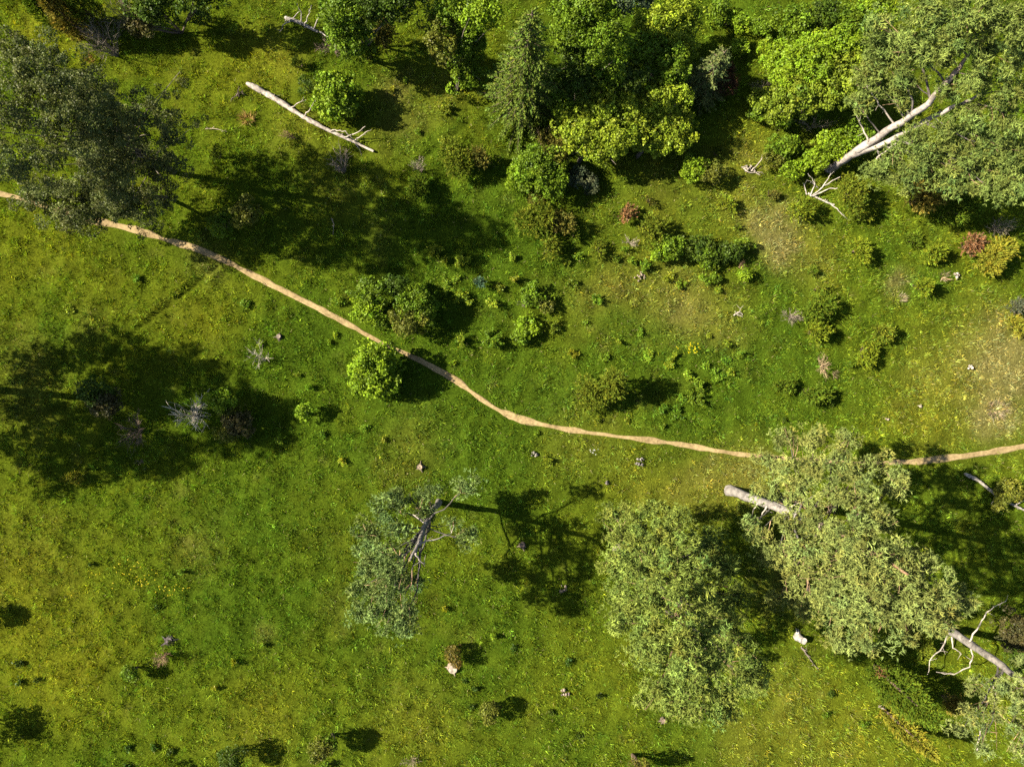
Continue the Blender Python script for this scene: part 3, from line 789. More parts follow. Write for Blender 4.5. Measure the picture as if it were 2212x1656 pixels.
# dense round pine, lower centre right
pine("dense broad-crowned pine with hidden trunk below the footpath",
     [[(1335, 1185, 0, .38), (1370, 1225, 5, .32), (1420, 1280, 9, .24), (1470, 1340, 12.5, .12), (1495, 1375, 14, .05)]],
     [(1330, 1110, 40, 28, 6, 0.7), (1345, 1195, 42, 32, 6.5, 0.7), (1375, 1225, 40, 32, 7.5, .7), (1390, 1110, 45, 30, 6.8, 0.8), (1450, 1120, 45, 35, 7.2, 0.8), (1340, 1160, 45, 35, 7.5, 0.8), (1400, 1170, 50, 40, 9, 0.9), (1460, 1170, 50, 40, 9.2, 0.9), (1525, 1170, 45, 36, 7, 0.8), (1565, 1215, 34, 34, 6, 0.7), (1330, 1220, 40, 35, 9, 0.8), (1385, 1235, 50, 40, 11, 0.9), (1445, 1235, 50, 45, 12, 1), (1505, 1235, 45, 40, 11.5, 0.9),
      (1340, 1280, 45, 40, 10.5, 0.9), (1400, 1300, 50, 45, 13, 1), (1460, 1300, 50, 45, 14, 1), (1520, 1300, 45, 40, 13, 0.9), (1590, 1290, 35, 42, 6.5, 0.7), (1350, 1340, 40, 35, 12.7, 0.8), (1405, 1365, 50, 40, 15.2, 1), (1465, 1370, 50, 45, 16.2, 1), (1530, 1370, 45, 40, 15.2, 0.9), (1585, 1390, 40, 38, 8, 0.8), (1375, 1400, 35, 30, 14.5, 0.7), (1420, 1425, 45, 35, 16.5, 0.8), (1480, 1430, 45, 40, 17.5, 0.9),
      (1540, 1430, 45, 40, 16.5, 0.9), (1605, 1440, 42, 36, 9, 0.8), (1430, 1480, 45, 35, 16, 0.8), (1490, 1485, 45, 35, 16.7, 0.8), (1550, 1490, 45, 35, 15.7, 0.8), (1625, 1478, 36, 28, 9, 0.6), (1640, 1450, 25, 22, 7.5, 0.5), (1560, 1330, 40, 38, 9, 0.8), (1470, 1530, 45, 28, 15.5, 0.6), (1525, 1540, 40, 28, 15.5, 0.6), (1395, 1520, 25, 18, 14, 0.4), (1440, 1515, 25, 20, 15, 0.5), (1570, 1530, 25, 20, 14.5, 0.5)] + [shade(*q, 42, 36, .7) for q in [(1680, 1225, 5), (1700, 1330, 5), (1660, 1385, 4.5), (1720, 1280, 6), (1650, 1300, 4), (1690, 1180, 5.5)]],
     col=(0.22, 0.28, 0.055), dens=0.85)
# large right-hand pine with leaning trunk
pine("wide spreading pine with pale leaning trunk over the footpath shadow",
     [[(1574, 1058, 0, .36), (1620, 1075, 2.2, .31), (1685, 1098, 4.8, .28), (1760, 1130, 8, .28), (1840, 1170, 11.5, .2), (1910, 1210, 14.5, .12), (1960, 1240, 16.5, .05)]],
     [(1700, 950, 40, 28, 7.5, .7), (1760, 945, 40, 28, 8, .7), (1830, 950, 30, 28, 8.5, .7), (1660, 1000, 40, 30, 7.2, .7), (1720, 1005, 50, 35, 8.8, .8), (1785, 1005, 50, 40, 9.8, .9), (1850, 1010, 40, 35, 10, .8), (1905, 1000, 28, 25, 9.5, .5), (1660, 1055, 40, 30, 7, .6), (1720, 1065, 50, 38, 9, .8), (1785, 1070, 50, 40, 11, .9), (1845, 1075, 45, 40, 12, .9), (1935, 1050, 38, 38, 11, .7),
      (1720, 1130, 45, 35, 8.5, .8), (1780, 1140, 50, 40, 11, .9), (1840, 1145, 50, 40, 13, 1), (1900, 1130, 40, 40, 12.5, .9), (1690, 1190, 35, 35, 9, .7), (1745, 1200, 45, 40, 11, .9), (1805, 1210, 50, 45, 13.5, 1), (1870, 1210, 50, 45, 15, 1), (1930, 1195, 45, 40, 14.5, .9), (1700, 1250, 35, 30, 10, .7), (1760, 1260, 45, 35, 12, .8), (1820, 1270, 50, 40, 14, .9), (1885, 1275, 50, 45, 15.5, 1), (1950, 1260, 50, 40, 15.5, 1), (2010, 1240, 40, 35, 14.5, .8),
      (1790, 1315, 40, 35, 12.5, .8), (1850, 1330, 45, 38, 14.2, .9), (1915, 1335, 45, 38, 15, .9), (1975, 1320, 45, 38, 15.5, .9), (2030, 1295, 45, 38, 15, .9), (2080, 1290, 30, 30, 14, .6), (1820, 1375, 40, 28, 12.5, .7), (1880, 1385, 40, 28, 13.5, .7), (2045, 1345, 40, 25, 14, .6), (1960, 1370, 25, 25, 13.5, .5), (1985, 1205, 30, 25, 13.5, .5), (1640, 1160, 32, 26, 6.0, .5), (1612, 1140, 26, 22, 5.0, .4), (1670, 1210, 30, 30, 6.5, .5), (1690, 1290, 30, 28, 7, .5), (1740, 1310, 30, 28, 8, .5), (2010, 1350, 35, 25, 13.5, .6), (2060, 1330, 30, 25, 13.5, .6)],
     col=(0.25, 0.29, 0.075), zmix=7, extra=[[(1690, 1100, 5), (1730, 1085, 6), (1790, 1050, 8.5)], [(1660, 1090, 4), (1640, 1120, 4)], [(1640, 1080, 3.2), (1625, 1105, 3)]], low=(0.28, 0.25, 0.22), dens=0.8)
# pine at the lower right edge
pine("thin-crowned pine with bare grey trunk and hooked dead branches beside the conical junipers",
     [[(2036, 1350, 0, .30), (2060, 1367, 1.2, .27), (2098, 1392, 3.2, .25), (2147, 1424, 5.8, .23), (2220, 1480, 9.0, .15), (2280, 1530, 12, .06)]],
     [(2120, 1480, 45, 35, 7.5, .6), (2180, 1490, 45, 40, 9, .7), (2120, 1545, 45, 35, 8, .5), (2180, 1560, 45, 40, 9.5, .6), (2080, 1570, 35, 28, 7.5, .4), (2130, 1605, 45, 30, 8.5, .5), (2200, 1620, 40, 35, 9.5, .6), (2215, 1440, 35, 35, 10, .6), (2250, 1530, 45, 45, 12, .8)],
     col=(0.22, 0.27, 0.08), dens=0.45, extra=[[(2050, 1362, .8), (2038, 1395, 1.4), (2010, 1420, 1.8), (2002, 1455, 1.6)], [(2056, 1366, 1.0), (2058, 1398, 1.3), (2075, 1410, 1.2)], [(2094, 1392, 3.0), (2102, 1412, 3.2), (2092, 1440, 3.4), (2052, 1456, 3.2), (2020, 1450, 3.0)], [(2092, 1388, 3.0), (2112, 1350, 3.8), (2132, 1318, 4.4), (2170, 1298, 5.0)], [(2150, 1500, 7), (2140, 1470, 7)], [(2110, 1620, 7.5), (2115, 1575, 7.8), (2130, 1560, 8)]], low=(0.26, 0.23, 0.2))
# pine left of the picture, known by its shadow
pine("tall pine past the meadow edge casting its shadow over the dead white tree",
     [[(-270, 815, 0, .3), (-300, 812, 6, .22), (-340, 808, 11, .14), (-380, 805, 15, .06)]],
     [shade(*q) for q in [(130, 770, 8), (210, 740, 10), (300, 790, 11), (380, 780, 12), (430, 820, 13), (230, 840, 9.5), (320, 860, 11.5), (470, 870, 14.5), (540, 880, 16), (170, 900, 8.5), (260, 930, 10), (340, 975, 12), (440, 940, 14), (520, 940, 15.5), (60, 790, 6.5), (70, 900, 7), (40, 960, 6.5), (130, 980, 8), (220, 1000, 9.5), (110, 1030, 7.5), (190, 960, 9), (300, 990, 11), (30, 860, 6), (250, 785, 10.5)]], dens=0.75)

# broad tree group at the left edge
SHADE_LEAF = (0.118, 0.135, 0.036); DKG = (0.175, 0.20, 0.058)  # first leaf tint puts the crowns' shade into the colour, second is lighter
leafy([shade(*q, 48, 42, .8) + (SHADE_LEAF,) for q in [(440, 390, 4.5), (520, 430, 5.5), (590, 390, 6.5), (600, 460, 6.5), (680, 470, 8), (660, 400, 8), (740, 420, 9), (760, 480, 9.5), (840, 450, 11), (860, 500, 11.5), (930, 470, 13), (950, 520, 13.5), (1010, 490, 15), (1060, 505, 16), (720, 530, 8.5), (820, 535, 10.5), (640, 345, 8), (560, 350, 6.5)]] + [(310, 215, 85, 45, 7.5, .6, SHADE_LEAF, .35), (385, 270, 60, 50, 6.5, .6, SHADE_LEAF, .35), (400, 200, 50, 35, 7, .5, SHADE_LEAF, .25), (110, 130, 80, 45, 10.5, 1.2, SHADE_LEAF), (190, 190, 70, 48, 9.5, 1.1, SHADE_LEAF), (40, 110, 80, 45, 13, 1.2, SHADE_LEAF), (60, 170, 87, 68, 15.2, 1.3, SHADE_LEAF), (130, 200, 87, 62, 14.5, 1.2, SHADE_LEAF), (40, 260, 75, 75, 15.2, 1.3, SHADE_LEAF), (130, 280, 87, 62, 13.0, 1.2, SHADE_LEAF), (210, 260, 75, 62, 12.3, 1.0, SHADE_LEAF), (40, 360, 75, 62, 13.0, 1.0, DKG), (120, 360, 75, 56, 10.9, 1.0, SHADE_LEAF), (300, 250, 87, 50, 10.2, 0.6, SHADE_LEAF), (360, 290, 56, 56, 8.7, 0.6, SHADE_LEAF), (-60, 240, 75, 75, 17.4, 1.2, SHADE_LEAF), (-50, 340, 75, 75, 14.5, 1.2, DKG), (250, 330, 100, 56, 8.7, 0.8, SHADE_LEAF), (340, 350, 68, 43, 7.2, 0.7, SHADE_LEAF)],
      "large sparse tree with shade-darkened crown standing over the start of the footpath", "tree", "broadleaf_tree", base=(375, 372), trunk=0.2, leaf=0.092, dens=0.30, sub=0.27, solid=0.08)
leafy([shade(*q, 48, 36, .7) + (SHADE_LEAF,) for q in [(430, 470, 4), (500, 500, 5), (560, 520, 6), (640, 540, 7), (700, 545, 8), (380, 500, 3.5), (450, 530, 5)]] + [(90, 420, 60, 35, 6, .8, DKG), (160, 410, 60, 40, 6, .8, DKG), (230, 400, 60, 40, 5.5, .8, SHADE_LEAF), (290, 440, 65, 45, 5, .9, SHADE_LEAF), (240, 455, 55, 32, 4.6, .7, DKG), (320, 470, 40, 30, 4, .6, SHADE_LEAF), (340, 380, 55, 45, 3.2, 1.0, SHADE_LEAF), (300, 340, 60, 40, 4.0, .9, SHADE_LEAF), (355, 430, 40, 40, 2.6, .9, SHADE_LEAF), (120, 455, 45, 24, 5.5, .5, DKG), (150, 470, 60, 30, 6.5, .5, SHADE_LEAF), (60, 440, 50, 28, 6.5, .6, SHADE_LEAF), (200, 480, 45, 24, 4.5, .5, SHADE_LEAF), (270, 420, 60, 45, 5.5, .8, SHADE_LEAF)],
      "low spreading shade-darkened tree whose branches droop to the bend of the footpath", "tree", "broadleaf_tree", base=(362, 425), trunk=0.14, leaf=0.092, dens=0.34, sub=0.27, solid=0.08)
# thicket at the top edge
leafy([(745, 30, 50, 45, 5.5, 1.5, 'mid'), (765, 85, 45, 40, 4, 1.3, 'mid'), (810, 20, 55, 35, 6, 1.5, 'dark'), (735, 80, 30, 35, 3.5, 1.0, 'mid'), (870, 0, 50, 30, 7, 1.4, 'dark')],
      "bushy dark green broadleaf tree beside the pale fallen trunk with upright limbs", "tree", "broadleaf_tree", base=(800, 130), trunk=0.14)
leafy([(955, 75, 42, 45, 5, 1.4, 'olive'), (975, 30, 45, 35, 6, 1.3, 'mid'), (1000, 120, 40, 35, 3, 1.2, 'mid'), (1040, 30, 45, 40, 7, 1.4, 'lime'), (1010, 165, 40, 32, 1.5, 1.0, 'mid'), (965, 120, 38, 30, 2.2, 1.0, 'olive'), (1015, 95, 32, 40, 4, 1.1, 'mid')],
      "loose mixed green broadleaf tree on the shaded side of the tall spruce", "tree", "broadleaf_tree", base=(985, 200), trunk=0.14)
leafy([(1235, 60, 55, 45, 6.5, 1.4, 'mid'), (1300, 90, 60, 50, 6.5, 1.5, 'mid'), (1270, 20, 60, 35, 7.5, 1.5, 'mid'), (1245, 120, 40, 40, 5.0, 1.1, 'dark')],
      "green rounded broadleaf tree between the tall spruce and the yellowish treetop", "tree", "broadleaf_tree", base=(1240, 250), trunk=0.2)
leafy([(1420, 50, 60, 45, 3.8, 1.1, 'maple'), (1460, 90, 55, 50, 3.4, 1.0, 'maple'), (1400, 110, 50, 45, 3.8, 1.0, 'mid'), (1450, 145, 45, 32, 4, 1.0, 'mid'), (1470, 25, 50, 35, 3.8, 1.0, 'maple')],
      "yellowish green domed broadleaf tree behind the small spruce", "tree", "broadleaf_tree", base=(1380, 240), trunk=0.2)
leafy([(1250, 175, 60, 35, 4, 1.0, 'dark'), (1310, 165, 45, 30, 4, 1.0, 'mid'), (1370, 170, 40, 25, 4, .8, 'dark'), (1215, 225, 30, 35, 3, 1.0, 'mid')],
      "dark undergrowth shrub in the shade between the treetops", "shrub", leaf=0.12)
leafy([(1265, 265, 62, 55, 3.3, .9, 'maple'), (1315, 225, 55, 45, 3.4, .9, 'maple'), (1335, 290, 52, 48, 3.4, 1.0, 'maple'), (1245, 295, 42, 40, 3.0, .9, 'maple'), (1300, 325, 45, 28, 2.6, .8, 'maple')],
      "bright yellow-green maple with one dark notch in its crown at the thicket's front", "tree", "maple_tree", base=(1250, 350), trunk=0.16)
leafy([(1425, 215, 65, 48, 3.3, .8, 'maple'), (1455, 262, 48, 48, 2.6, .8, 'maple'), (1395, 270, 52, 48, 2.6, .8, 'maple'), (1425, 308, 48, 30, 2.2, .7, 'maple'), (1475, 300, 25, 22, 2.0, .6, 'maple')],
      "bright yellow-green maple shading the slope beneath the small spruce", "tree", "maple_tree", base=(1375, 340), trunk=0.16)
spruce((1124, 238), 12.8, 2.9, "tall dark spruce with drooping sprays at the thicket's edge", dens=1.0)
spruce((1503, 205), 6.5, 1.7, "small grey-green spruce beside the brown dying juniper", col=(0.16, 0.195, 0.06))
leafy([(1170, -60, 80, 45, 8, 1.6, 'dark'), (1080, -50, 70, 40, 8, 1.6, 'dark'), (1360, 0, 55, 25, 8, 1.0, (0.06, 0.09, 0.04))], "blue-green treetop behind the tall spruce", "tree", "broadleaf_tree", base=(1150, -40), trunk=0.2)
# shrubs below the big pine
leafy([(1720, 60, 50, 40, 2.5, 1.2, 'mid'), (1780, 40, 45, 35, 2.5, 1.2, 'dark'), (1840, 50, 50, 35, 3, 1.2, 'mid'), (1890, 30, 50, 35, 3, 1.2, 'lime')], "mid-green leafy thicket behind the bright shrub and the pine", leaf=0.13)
leafy([(1745, 140, 65, 55, 4.5, 1.6, 'lime'), (1800, 170, 55, 55, 4.5, 1.5, 'yellow'), (1740, 200, 65, 45, 3.5, 1.4, 'yellow'), (1700, 170, 40, 45, 3, 1.2, 'lime'), (1675, 120, 40, 35, 2.2, .9, 'lime'), (1690, 225, 45, 35, 2.2, .9, 'yellow'), (1830, 120, 45, 45, 4, 1.4, 'lime'), (1790, 95, 50, 30, 4.5, 1.2, 'lime')],
      "big bright yellow-green leafy tree under the twin-stemmed pine", "tree", "broadleaf_tree", base=(1730, 260), trunk=0.12)
leafy([(1800, 310, 45, 30, 1.6, .8, 'lime'), (1850, 290, 40, 30, 1.8, .8, 'mid'), (1760, 345, 25, 25, 1.1, .6, 'lime')], "low lime-green shrub around the twin-stemmed pine's trunk foot")
leafy([(1650, 215, 40, 25, 1.2, .6, 'yellow'), (1680, 245, 30, 25, 1.3, .6, 'lime'), (1640, 245, 22, 18, 1, .5, 'mid')], "yellow-green low shrub below the bare twigs beside the bright tree")
leafy([(1690, 320, 45, 25, 1.0, .5, 'mid'), (1710, 370, 30, 20, .8, .45, 'lime'), (1665, 345, 25, 22, .8, .4, 'olive')], "loose low shrub beside the pale dead fork")

# ------------------------------------------------------------------ single shrubs
leafy([(726, 195, 42, 42, 1.9, 1.2, 'lime'), (722, 235, 38, 32, 1.1, .9, 'lime'), (748, 215, 26, 34, 1.5, 1.0, 'mid')], "bright round shrub standing beside the long fallen log", leaf=0.14, base=(735, 240))
leafy([(812, 790, 55, 52, 2.0, 1.3, 'lime'), (800, 815, 52, 45, 1.4, 1.1, 'lime'), (825, 815, 45, 45, 1.5, 1.1, 'lime')], "bright round shrub touching the footpath with its shadow across it", leaf=0.15, base=(815, 805))
leafy([(806, 630, 40, 32, 1.7, .9, 'mid'), (800, 665, 38, 35, 1.2, .9, 'lime'), (830, 690, 30, 22, .9, .6, 'mid')], "leafy shrub above the footpath, paler half of the pair", leaf=0.12)
leafy([(893, 650, 42, 32, 1.9, 1.0, 'mid'), (885, 690, 42, 32, 1.4, .9, 'olive'), (862, 622, 28, 25, 1.6, .8, 'dark'), (915, 675, 25, 30, 1.4, .8, 'mid')], "leafy shrub above the footpath, darker half of the pair", leaf=0.11)
leafy([(1160, 355, 50, 38, 2.2, 1.0, 'mid'), (1180, 390, 48, 38, 1.7, 1.0, 'mid'), (1130, 380, 35, 35, 1.4, .8, 'lime'), (1190, 340, 28, 25, 1.8, .7, 'olive')], "large leafy shrub standing in front of the thicket left of the maples")
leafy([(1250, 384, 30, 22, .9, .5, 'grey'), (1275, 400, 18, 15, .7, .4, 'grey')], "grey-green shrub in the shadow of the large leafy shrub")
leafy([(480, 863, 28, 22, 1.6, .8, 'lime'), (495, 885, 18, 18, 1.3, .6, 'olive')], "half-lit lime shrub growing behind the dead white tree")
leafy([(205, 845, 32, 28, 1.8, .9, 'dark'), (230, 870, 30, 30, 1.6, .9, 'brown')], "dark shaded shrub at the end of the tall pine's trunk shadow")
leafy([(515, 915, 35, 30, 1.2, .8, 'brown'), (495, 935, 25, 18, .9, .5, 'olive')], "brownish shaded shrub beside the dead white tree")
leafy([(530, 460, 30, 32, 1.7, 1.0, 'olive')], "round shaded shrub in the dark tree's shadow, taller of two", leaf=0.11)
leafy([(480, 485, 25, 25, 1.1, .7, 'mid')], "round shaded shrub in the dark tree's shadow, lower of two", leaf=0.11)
leafy([(1499, 365, 28, 26, 1.0, .6, 'lime'), (1490, 350, 16, 16, .9, .4, 'mid')], "small leafy bush touching an olive bush below the maples", leaf=0.11)
leafy([(1543, 377, 28, 24, .9, .6, 'olive')], "small olive bush touching a leafy bush below the maples", leaf=0.10)
leafy([(1450, 535, 38, 25, 1.0, .6, 'mid'), (1425, 545, 25, 18, .8, .5, 'lime')], "dark scrubby bush beside the juniper below the rust-brown one")
leafy([(1510, 535, 35, 25, .9, .6, 'dark'), (1530, 560, 25, 22, .8, .5, 'mid')], "dark scrubby bush in the middle of the bramble row")
leafy([(1580, 545, 35, 22, .9, .55, 'dark'), (1600, 530, 20, 15, .8, .4, 'mid')], "dark scrubby bush at the dry-grass end of the bramble row")
leafy([(1536, 603, 18, 13, .5, .3, 'mid')], "small dark green bush below the bramble row", leaf=0.10)
leafy([(1602, 592, 15, 12, .5, .3, 'lime')], "small fresh green bush with a bare twig below the bramble row", leaf=0.10)
leafy([(1155, 640, 35, 22, .6, .4, 'mid'), (1180, 660, 20, 15, .5, .3, 'olive')], "low rough scrub patch with grey twigs in mid meadow")
leafy([(1138, 706, 25, 22, .7, .4, 'lime'), (1120, 728, 20, 15, .5, .35, 'mid')], "low pale green scrub with a dark foot in mid meadow")
leafy([(656, 893, 14, 16, 1.0, .5, 'lime')], "small bright bush below the footpath with a dark shadow", leaf=0.13)
leafy([(2192, 1365, 35, 45, 1.5, .9, 'brown'), (2200, 1420, 25, 30, 1.3, .8, 'dark')], "dark brownish bush behind the thin-crowned pine's trunk")
leafy([(2179, 1062, 28, 26, 1.0, .6, 'olive'), (2160, 1085, 18, 18, .8, .4, 'olive')], "olive shrub beside the thin fallen log in the pine's shadow", leaf=0.11)
leafy([(696, 1614, 28, 22, 1.7, .8, 'olive'), (715, 1600, 18, 15, 1.5, .6, 'mid')], "open olive shrub with a long shadow in the lower meadow", leaf=0.10)
leafy([(501, 1637, 20, 25, 1.3, .7, 'dark')], "dark upright shrub in the lower meadow", leaf=0.10)
leafy([(280, 1453, 14, 16, 1.1, .5, 'mid')], "small dark green bush next to the dry brown bush", leaf=0.10)
leafy([(-75, 1335, 25, 30, 1.6, .8, 'mid')], "bush past the meadow edge, shadow reaching onto bare grass", leaf=0.11)
leafy([(-95, 1580, 35, 35, 2.2, 1.0, 'mid')], "larger bush past the meadow edge, blunt shadow on the grass", leaf=0.11)
leafy([(330, 1715, 30, 30, 2.0, 1.0, 'mid')], "bush below the meadow shadows left of the dark upright shrub", leaf=0.11)
leafy([(1550, 30, 25, 25, 1.0, .6, 'mid'), (1600, 50, 25, 18, .7, .4, 'lime')], "low green bush in the clearing beside the thicket")
leafy([(1640, 60, 28, 20, .7, .4, 'mid')], "low mid-green bush in the clearing between thicket and bright tree", leaf=.11)
leafy([(1600, 105, 22, 16, .5, .35, 'lime')], "pale low bush in the clearing above the dying juniper", leaf=.11)
leafy([(700, 1655, 10, 10, .4, .2, 'mid')], "tiny green bush under the open olive shrub", leaf=.09)
leafy([(663, 187, 24, 20, .9, .5, 'dark')], "thin dark shrub between the round shrub and the log", leaf=0.09, dens=0.4, solid=.3)
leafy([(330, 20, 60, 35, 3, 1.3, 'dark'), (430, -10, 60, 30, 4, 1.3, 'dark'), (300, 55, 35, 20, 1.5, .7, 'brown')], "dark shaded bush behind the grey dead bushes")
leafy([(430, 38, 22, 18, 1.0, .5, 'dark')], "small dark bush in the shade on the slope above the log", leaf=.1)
leafy([(1057, 1534, 22, 20, 1.1, .6, 'olive')], "small olive bush near the stump in the lower meadow", leaf=0.10)
leafy([(980, 1412, 20, 20, .8, .45, (0.15, 0.12, 0.02))], "yellow-brown bush growing out of the pale broken stump", leaf=0.10)

# ------------------------------------------------------------------ junipers
JR = [
 (793, 113, 27, 30, 2.2, 'green', "rounded juniper at the foot of the bushy dark tree"),
 (646, 140, 14, 13, .8, 'dark', "small dark juniper above the round shrub by the log"),
 (823, 72, 25, 38, 3.4, 'brown', "half-dead greyish juniper against the black gap in the thicket"),
 (985, 345, 32, 42, 2.0, 'olive', "olive juniper below the thicket, larger half of a pair"),
 (1035, 345, 26, 26, 1.5, 'brown', "browner juniper below the thicket, smaller half of a pair"),
 (897, 392, 25, 36, 1.5, 'green', "green juniper with grey dead twigs on top beside the big shadow"),
 (469, 334, 14, 20, 1.2, 'dark', "small dark juniper next to the dark tree's shadow"),
 (1190, 312, 28, 28, 2.0, 'brown', "brownish juniper at the foot of the tall spruce"),
 (1155, 470, 40, 40, 2.0, 'olive', "wide olive juniper below the large leafy shrub"),
 (1203, 487, 34, 30, 1.6, 'brown', "dark brown juniper touching the wide olive one"),
 (1238, 503, 13, 16, .9, 'green', "small spiky juniper at the brown juniper's side"),
 (1180, 535, 28, 28, 1.4, 'olive', "olive juniper lowest of the group below the large leafy shrub"),
 (1292, 538, 20, 20, .9, 'olive', "small juniper left of the bramble row"),
 (1358, 463, 17, 24, 1.2, 'rust', "rust-brown dead juniper alone on the slope"),
 (1402, 500, 36, 34, 1.6, 'olive', "olive juniper casting shadow toward the bramble row"),
 (1352, 377, 15, 15, .7, 'green', "little juniper below the bright maples"),
 (1402, 434, 11, 11, .5, 'brown', "tiny dark juniper above the rust-brown one"),
 (1566, 444, 21, 18, 1.1, 'lime', "small round yellow-green juniper alone on the bright slope"),
 (1591, 491, 9, 9, .5, 'green', "tiny juniper on the bright slope"),
 (1546, 330, 15, 12, .6, 'dark', "low dark juniper at the edge of the maples' shadow"),
 (1562, 172, 34, 32, 2.4, (.10, .055, .03), "dark brown dying juniper at the small spruce's side"),
 (1728, 450, 27, 28, 1.6, 'lime', "yellow-green juniper beside the pale dead fork"),
 (1842, 415, 30, 45, 2.4, 'olive', "upright olive juniper under the twin-stemmed pine"),
 (1992, 428, 48, 38, 2.6, 'gold', "golden brown juniper beneath the pine's lowest needles"),
 (2075, 448, 48, 38, 2.4, 'green', "dark green juniper beneath the pine beside the golden one"),
 (1858, 468, 28, 13, .7, 'olive', "flat spreading juniper in front of the upright olive one"),
 (1665, 418, 17, 14, .8, 'brown', "brownish juniper at the edge of the dry grass"),
 (1852, 540, 26, 28, 1.4, 'lime', "round juniper alone with a short shadow below the flat one"),
 (1968, 517, 25, 14, .7, 'green', "flat green juniper below the golden brown juniper"),
 (2022, 548, 36, 24, 1.2, 'lime', "wide yellow-green juniper touching the rust-brown bush"),
 (2092, 527, 33, 24, 1.3, (.30, .15, .07), "rust-brown dead juniper between green and golden ones"),
 (2155, 557, 48, 42, 1.9, 'yellow', "large golden juniper beside the rust-brown one"),
 (1988, 613, 34, 25, 1.5, 'lime', "rounded yellow-green juniper beside bare straw ground"),
 (1755, 586, 14, 13, .6, 'green', "little juniper above the juniper group with grey twigs"),
 (1765, 626, 14, 14, .8, 'olive', "small juniper topping the group with the grey twigs"),
 (1772, 668, 37, 36, 1.8, 'green', "dark juniper in the middle of the group with grey twigs"),
 (1755, 716, 38, 24, 1.5, 'lime', "light yellow-green juniper lowest of the group with grey twigs"),
 (1905, 717, 27, 20, 1.2, 'olive', "juniper nearer the open grass, upper of the facing pair"),
 (1868, 762, 27, 26, 1.2, 'lime', "yellowish juniper, lower of the facing pair"),
 (1690, 832, 38, 17, .9, 'green', "flattened half-fallen juniper, end near the open grass"),
 (1748, 852, 42, 26, 1.1, 'green', "flattened half-fallen juniper, bushier end with dead stems"),
 (2199, 703, 22, 22, 1.2, 'yellow', "golden juniper beside the grey-green bush at the dry grass"),
 (2197, 668, 26, 20, 1.0, (.13, .14, .08), "grey-green juniper with dead twigs above a golden one"),
 (1320, 822, 38, 36, 3.2, 'olive', "feathery olive juniper above the footpath, crown toward its shadow"),
 (1268, 847, 40, 42, 2.4, 'olive', "brownish feathery juniper above the footpath, thinner half"),
 (152, 1031, 24, 13, .9, 'yellow', "yellowish juniper at the edge of the big tree shadow"),
 (1992, 1393, 30, 22, 1.6, 'olive', "olive juniper under the wide pine's outer branches"),
 (2055, 1515, 22, 25, 2.0, 'gold', "brown-tipped juniper behind the dark conical juniper"),
 (1897, 1443, 13, 15, 1.2, 'rust', "bright rust-orange dead tuft at the conical juniper's foot"),
 (1378, 1660, 20, 22, 3.6, 'brown', "dark pointed juniper throwing a long narrow shadow in the lower meadow"),
 (366, 1385, 5, 5, .2, 'dark', "tiny dark sprig beside the cracked black stump"),
 (1177, 990, 10, 10, .6, 'lime', "small pale green seedling juniper near the grey stones under the path"),
 (1030, 608, 15, 14, 1.0, (.09, .16, .09), "small blue-green conifer in the upper middle meadow"),
 (1155, 435, 22, 14, .8, 'brown', "brown low juniper at the big leafy shrub's shaded foot"),
]
for row in JR: juniper(*row)
column((1888, 1440), (2025, 1562), 5.2, 1.3, 'green', "tall conical green juniper with orange dead tuft at its foot")
column((1906, 1528), (2015, 1630), 4.0, 0.65, 'yellow', "slim yellow conical juniper beside the broad green one")
column((185, 75), (95, -5), 4.5, 0.8, 'gold', "golden-brown upright juniper beside the grey dead bush")
column((222, 62), (140, -25), 4.5, 0.8, 'olive', "olive upright juniper between golden juniper and grey dead bush")
column((120, 50), (55, -15), 3.5, 0.6, 'green', "dark green upright juniper at the outer side of the golden one")

# ------------------------------------------------------------------ dead wood
log("long pale fallen log with broken branches beside the round shrub",
    [(536, 185), (590, 215), (660, 256), (730, 293), (808, 331)], 0.22, 0.08,
    [[(625, 237, .3), (645, 222, .7), (660, 216, .9)], [(655, 252, .3), (668, 237, .8), (681, 218, 1.2)], [(710, 282, .3), (725, 281, .6), (746, 284, .9), (762, 299, .7), (768, 308, .3)], [(744, 297, .3), (768, 289, .8), (789, 273, 1.3)], [(760, 306, .25), (780, 294, .7), (796, 281, 1.1)], [(768, 312, .2), (778, 325, .05)], [(590, 215, .3), (593, 205, .5)]], col=(0.47, 0.40, 0.33))
log("short pale fallen trunk with upright bare limbs at the bushy tree",
    [(616, 42), (650, 55), (688, 71)], 0.13, 0.09,
    [[(650, 54, .3), (652, 30, 1.2), (640, 8, 2)], [(658, 56, .3), (666, 35, 1.3), (672, 12, 2.2)], [(678, 63, .3), (692, 28, 1.8), (700, 5, 2.8)], [(628, 46, .2), (612, 55, .4), (606, 65, .2)], [(625, 45, .3), (645, 28, .9)], [(690, 70, .2), (712, 82, .8), (720, 68, 1.3)]], col=(0.42, 0.37, 0.31))
log("thin grey fallen log lying in the wide pine's shadow",
    [(2078, 1022), (2110, 1040), (2150, 1070), (2210, 1102)], 0.13, 0.07, [[(2150, 1070, .2), (2140, 1090, .5)], [(2190, 1092, .2), (2210, 1080, .6)]], col=(0.42, 0.37, 0.31))
